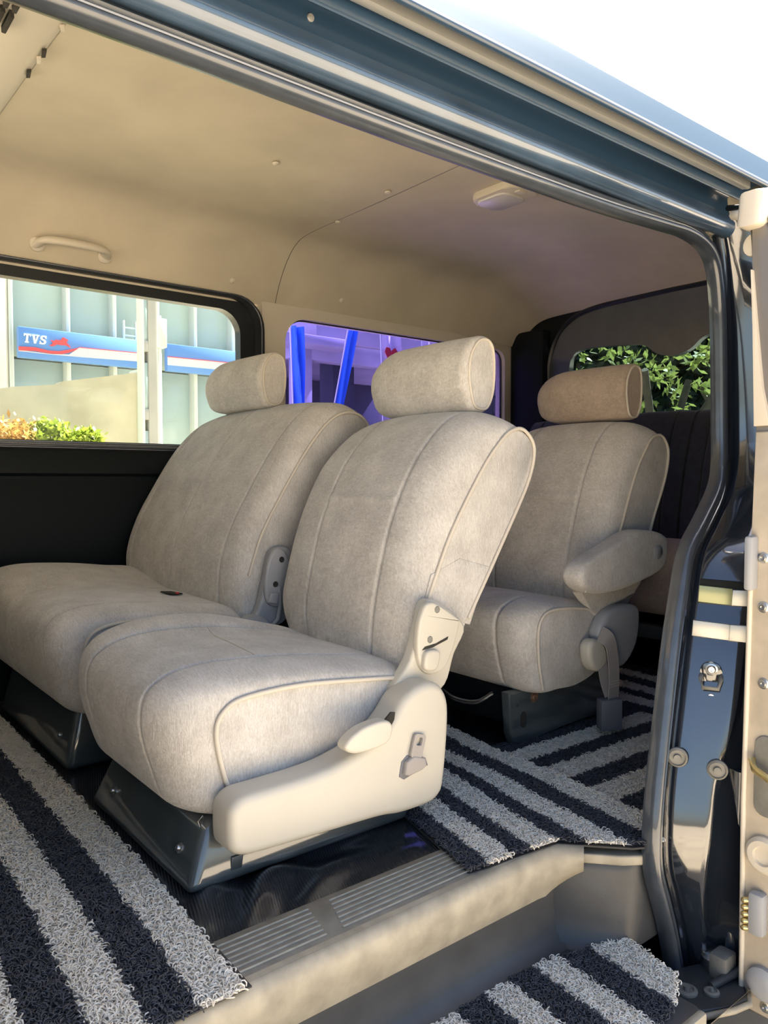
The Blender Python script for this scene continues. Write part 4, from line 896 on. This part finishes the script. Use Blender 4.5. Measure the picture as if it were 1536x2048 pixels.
M['leaf'] = leafmat('tree_leaf', (0.32, 0.38, 0.11), .4); M['leaf_light'] = leafmat('shrub_leaf', (0.30, 0.38, 0.05), .35); M['leaf_dry'] = leafmat('dry_leaf', (0.50, 0.32, 0.10), .3); M['leaf_dark'] = leafmat('hedge_leaf', (0.022, 0.042, 0.022), .08)
M['bark'] = mat('bark', (0.10, 0.08, 0.06), .9, noise=(12, .3), bump=(40, .5))
def foliage(name, c, rad, n, size, m, parent, clusters=60, spread=.25):
    cc = RNG.normal(0, 1, (clusters, 3)); cc /= np.linalg.norm(cc, axis=1)[:, None]; cc *= (RNG.random(clusters)**.4)[:, None]*np.array(rad)
    idx = RNG.integers(0, clusters, n); P = cc[idx]+RNG.normal(0, spread, (n, 3))*np.array(rad)*.5+np.array(c)
    P[:, 2] = np.maximum(P[:, 2], GZ+.02)
    d = RNG.normal(0, 1, (n, 3)); d /= np.linalg.norm(d, axis=1)[:, None]; e = np.cross(d, RNG.normal(0, 1, (n, 3))); e /= np.linalg.norm(e, axis=1)[:, None]
    s = size*RNG.uniform(.6, 1.3, n)[:, None]
    V = np.stack([P-d*s, P+e*s*.42, P+d*s, P-e*s*.42], 1).reshape(-1, 3); Q = np.arange(n*4).reshape(-1, 4)
    o = fast_mesh(name, V, Q, m, parent); o['kind'] = 'stuff'; return o
for (lx, lz, lab, mm, rad) in ((1.55, 1.06, 'dry orange leaved shrub at the foot of the yard wall', 'leaf_dry', (.34, .2, .22)), (2.00, 1.06, 'yellow green leafy shrub against the yard wall', 'leaf_light', (.22, .18, .17)), (2.32, 1.04, 'small pale green plant right of the yellow shrub', 'leaf_light', (.12, .12, .14))):
    p = tag(empty('shrub', (lx, 6.3, GZ)), lab, 'shrub', 'shrubs by the yard wall')
    foliage('foliage', (lx, 6.3, lz), rad, 1400, .035, mm, p, 30, .35); foliage('lower_foliage', (lx, 6.35, .3), (rad[0], rad[1], .7), 900, .04, mm, p, 30, .3)
    tube('stem', [(lx, 6.35, GZ), (lx+.03, 6.33, .3), (lx, 6.3, 1.0)], .015, 'bark', p)
# concrete frame pavilion seen through the purple window
M['pav'] = mat('pavilion_concrete', (0.34, 0.34, 0.36), .8, noise=(1.2, .15)); M['pav_dark'] = mat('pavilion_dark', (0.05, 0.06, 0.07), .8)
pv = tag(empty('pavilion', (11, 13, GZ)), 'dark open concrete frame building beyond the purple window', 'building')
box('roof_slab', (8.4, 14), (11.6, 17), (3.42, 3.86), 'pav', pv, .02); box('canopy', (7.4, 9.0), (11.2, 13), (3.25, 3.42), 'pav', pv, .02)
box('beam', (7.9, 14), (11.7, 12.0), (3.05, 3.42), 'pav', pv, .01)
for x in (8.05, 10.3, 12.8): box('column', (x, x+.32), (11.7, 12.05), (GZ, 3.4), 'pav', pv, .01)
box('inner_column', (9.35, 9.9), (12.4, 12.9), (GZ, 3.3), 'pav_dark', pv, .01)
for xa, xb in ((7.9, 9.6), (10.15, 11.2), (11.9, 14)): box('back_wall', (xa, xb), (16.6, 16.8), (GZ, 3.4), 'pav_dark', pv, .01)
box('back_spandrel', (7.9, 14), (16.62, 16.78), (2.35, 3.4), 'pav_dark', pv, .01); box('floor_slab', (7.6, 14), (11.6, 17), (GZ, .9), 'pav_dark', pv, .02); box('low_wall', (8.2, 10.2), (12.1, 12.2), (.9, 1.75), 'pav_dark', pv, .01)
M['flag_blue'] = mat('flag_blue', (0.03, 0.20, 0.75), .6); M['flag_white'] = mat('flag_white', (0.75, 0.72, 0.75), .6)
def banner(x0, x1, y, z0, z1, m, lab, tilt=0.0, heart=None, wavy=.03):
    r = tag(empty('banner', ((x0+x1)/2, y, GZ)), lab, 'banner', 'promotional banners by the pavilion')
    V = []; F = []; nx, nz = 10, 14
    for side in (0, .012):
        for i in range(nx+1):
            for j in range(nz+1):
                u, v = i/nx, j/nz; V.append((x0+(x1-x0)*u+tilt*(v-1), y+wavy*math.sin(9*u+2.5*v)+side, z0+(z1-z0)*v))
    o = (nx+1)*(nz+1)
    for i in range(nx):
        for j in range(nz):
            a = i*(nz+1)+j; F += [(a, a+1, a+nz+2, a+nz+1), (o+a, o+a+nz+1, o+a+nz+2, o+a+1)]
    for i in range(nx): F += [(i*(nz+1), (i+1)*(nz+1), o+(i+1)*(nz+1), o+i*(nz+1)), (i*(nz+1)+nz, o+i*(nz+1)+nz, o+(i+1)*(nz+1)+nz, (i+1)*(nz+1)+nz)]
    for j in range(nz): F += [(j, o+j, o+j+1, j+1), (nx*(nz+1)+j, nx*(nz+1)+j+1, o+nx*(nz+1)+j+1, o+nx*(nz+1)+j)]
    cl = mesh('cloth', V, F, m, r, ang=80)
    tube('mast', [(x0-.02+tilt*(-1), y, GZ), (x0-.02-tilt, y, z0), (x0-.02, y, z1+.03)], .014, 'facade_frame', r)
    if heart:
        hx, hz, hs = heart; P = [(hx+hs*a, hz+hs*b) for a, b in ((0, -1), (.7, -.2), (.85, .4), (.5, .8), (.1, .5), (0, .3), (-.2, .7), (-.7, .75), (-.9, .25), (-.5, -.4))]
        prism('red_emblem', P, 'y', y-wavy-.012, y-wavy-.004, 'red', cl)
    return r
banner(6.83, 7.05, 10.0, 1.95, 3.25, 'flag_blue', 'blue fabric banner at the left edge of the purple window', -.05, None, .06)
banner(8.02, 8.20, 10.0, 1.95, 3.36, 'flag_blue', 'narrow leaning blue feather flag in the purple window', .32)
banner(8.72, 9.16, 10.0, 2.35, 3.42, 'flag_white', 'white banner with a pink red emblem above the headrest', -.06, (8.93, 2.98, .17))
banner(9.72, 10.09, 10.0, 2.4, 3.44, 'flag_white', 'plain white banner half hidden by the near headrest')
# trees behind the tailgate and behind the pavilion
def tree(x, y, h, rad, n, size, lab, mm='leaf', grp='trees behind the van', cz=None, cl=70, sp=.22, low=True):
    t = tag(empty('tree', (x, y, GZ)), lab, 'tree', grp)
    tube('trunk', spline([(x, y, GZ), (x+.05, y-.04, GZ+h*.25), (x-.04, y+.05, GZ+h*.5)], 5), .11, 'bark', t, n=10)
    for a in range(4):
        an = a*1.7; tube('branch', spline([(x-.03, y+.03, GZ+h*.42), (x+rad[0]*.4*math.cos(an), y+rad[1]*.4*math.sin(an), GZ+h*.58), (x+rad[0]*.7*math.cos(an), y+rad[1]*.7*math.sin(an), GZ+h*.70)], 4), .035, 'bark', t)
    foliage('foliage', (x, y, cz if cz else GZ+h*.66), rad, n, size, mm, t, cl, sp); return t
tree(6.2, 2.9, 3.2, (.7, .85, .85), 700, .05, 'leafy sunlit tree close behind the rear window', cz=1.75, cl=46, sp=.14)
tree(7.4, 4.75, 3.6, (.7, .7, .9), 650, .055, 'green tree at the left side of the rear window', cz=1.9, cl=40, sp=.14)
tree(7.9, 2.9, 3.4, (.55, .8, .8), 650, .06, 'broad green tree further back behind the rear window', cz=1.6, cl=40, sp=.15)
hd = tag(empty('hedge', (9.6, 3, GZ)), 'tall dark hedge closing the view behind the rear window', 'hedge')
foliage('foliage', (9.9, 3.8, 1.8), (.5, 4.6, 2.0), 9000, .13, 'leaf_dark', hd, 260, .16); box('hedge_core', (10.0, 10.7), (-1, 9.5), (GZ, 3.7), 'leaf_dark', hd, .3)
tree(6.4, .30, 6.6, (1.1, 1.25, 1.0), 6500, .13, 'unseen tall tree added so its crown shades the back of the van', cz=5.3, cl=120, sp=.2)  # added out of view to keep direct sun off the rear window
tree(11.5, 20.0, 6, (2.4, 1.5, 2.2), 3500, .16, 'tree seen through the gaps of the pavilion', grp='trees behind the pavilion', cz=2.3)
tree(16.6, 13.0, 6, (1.5, 1.5, 2.0), 3500, .14, 'tree at the far end of the pavilion', grp='trees behind the pavilion', cz=3.4)
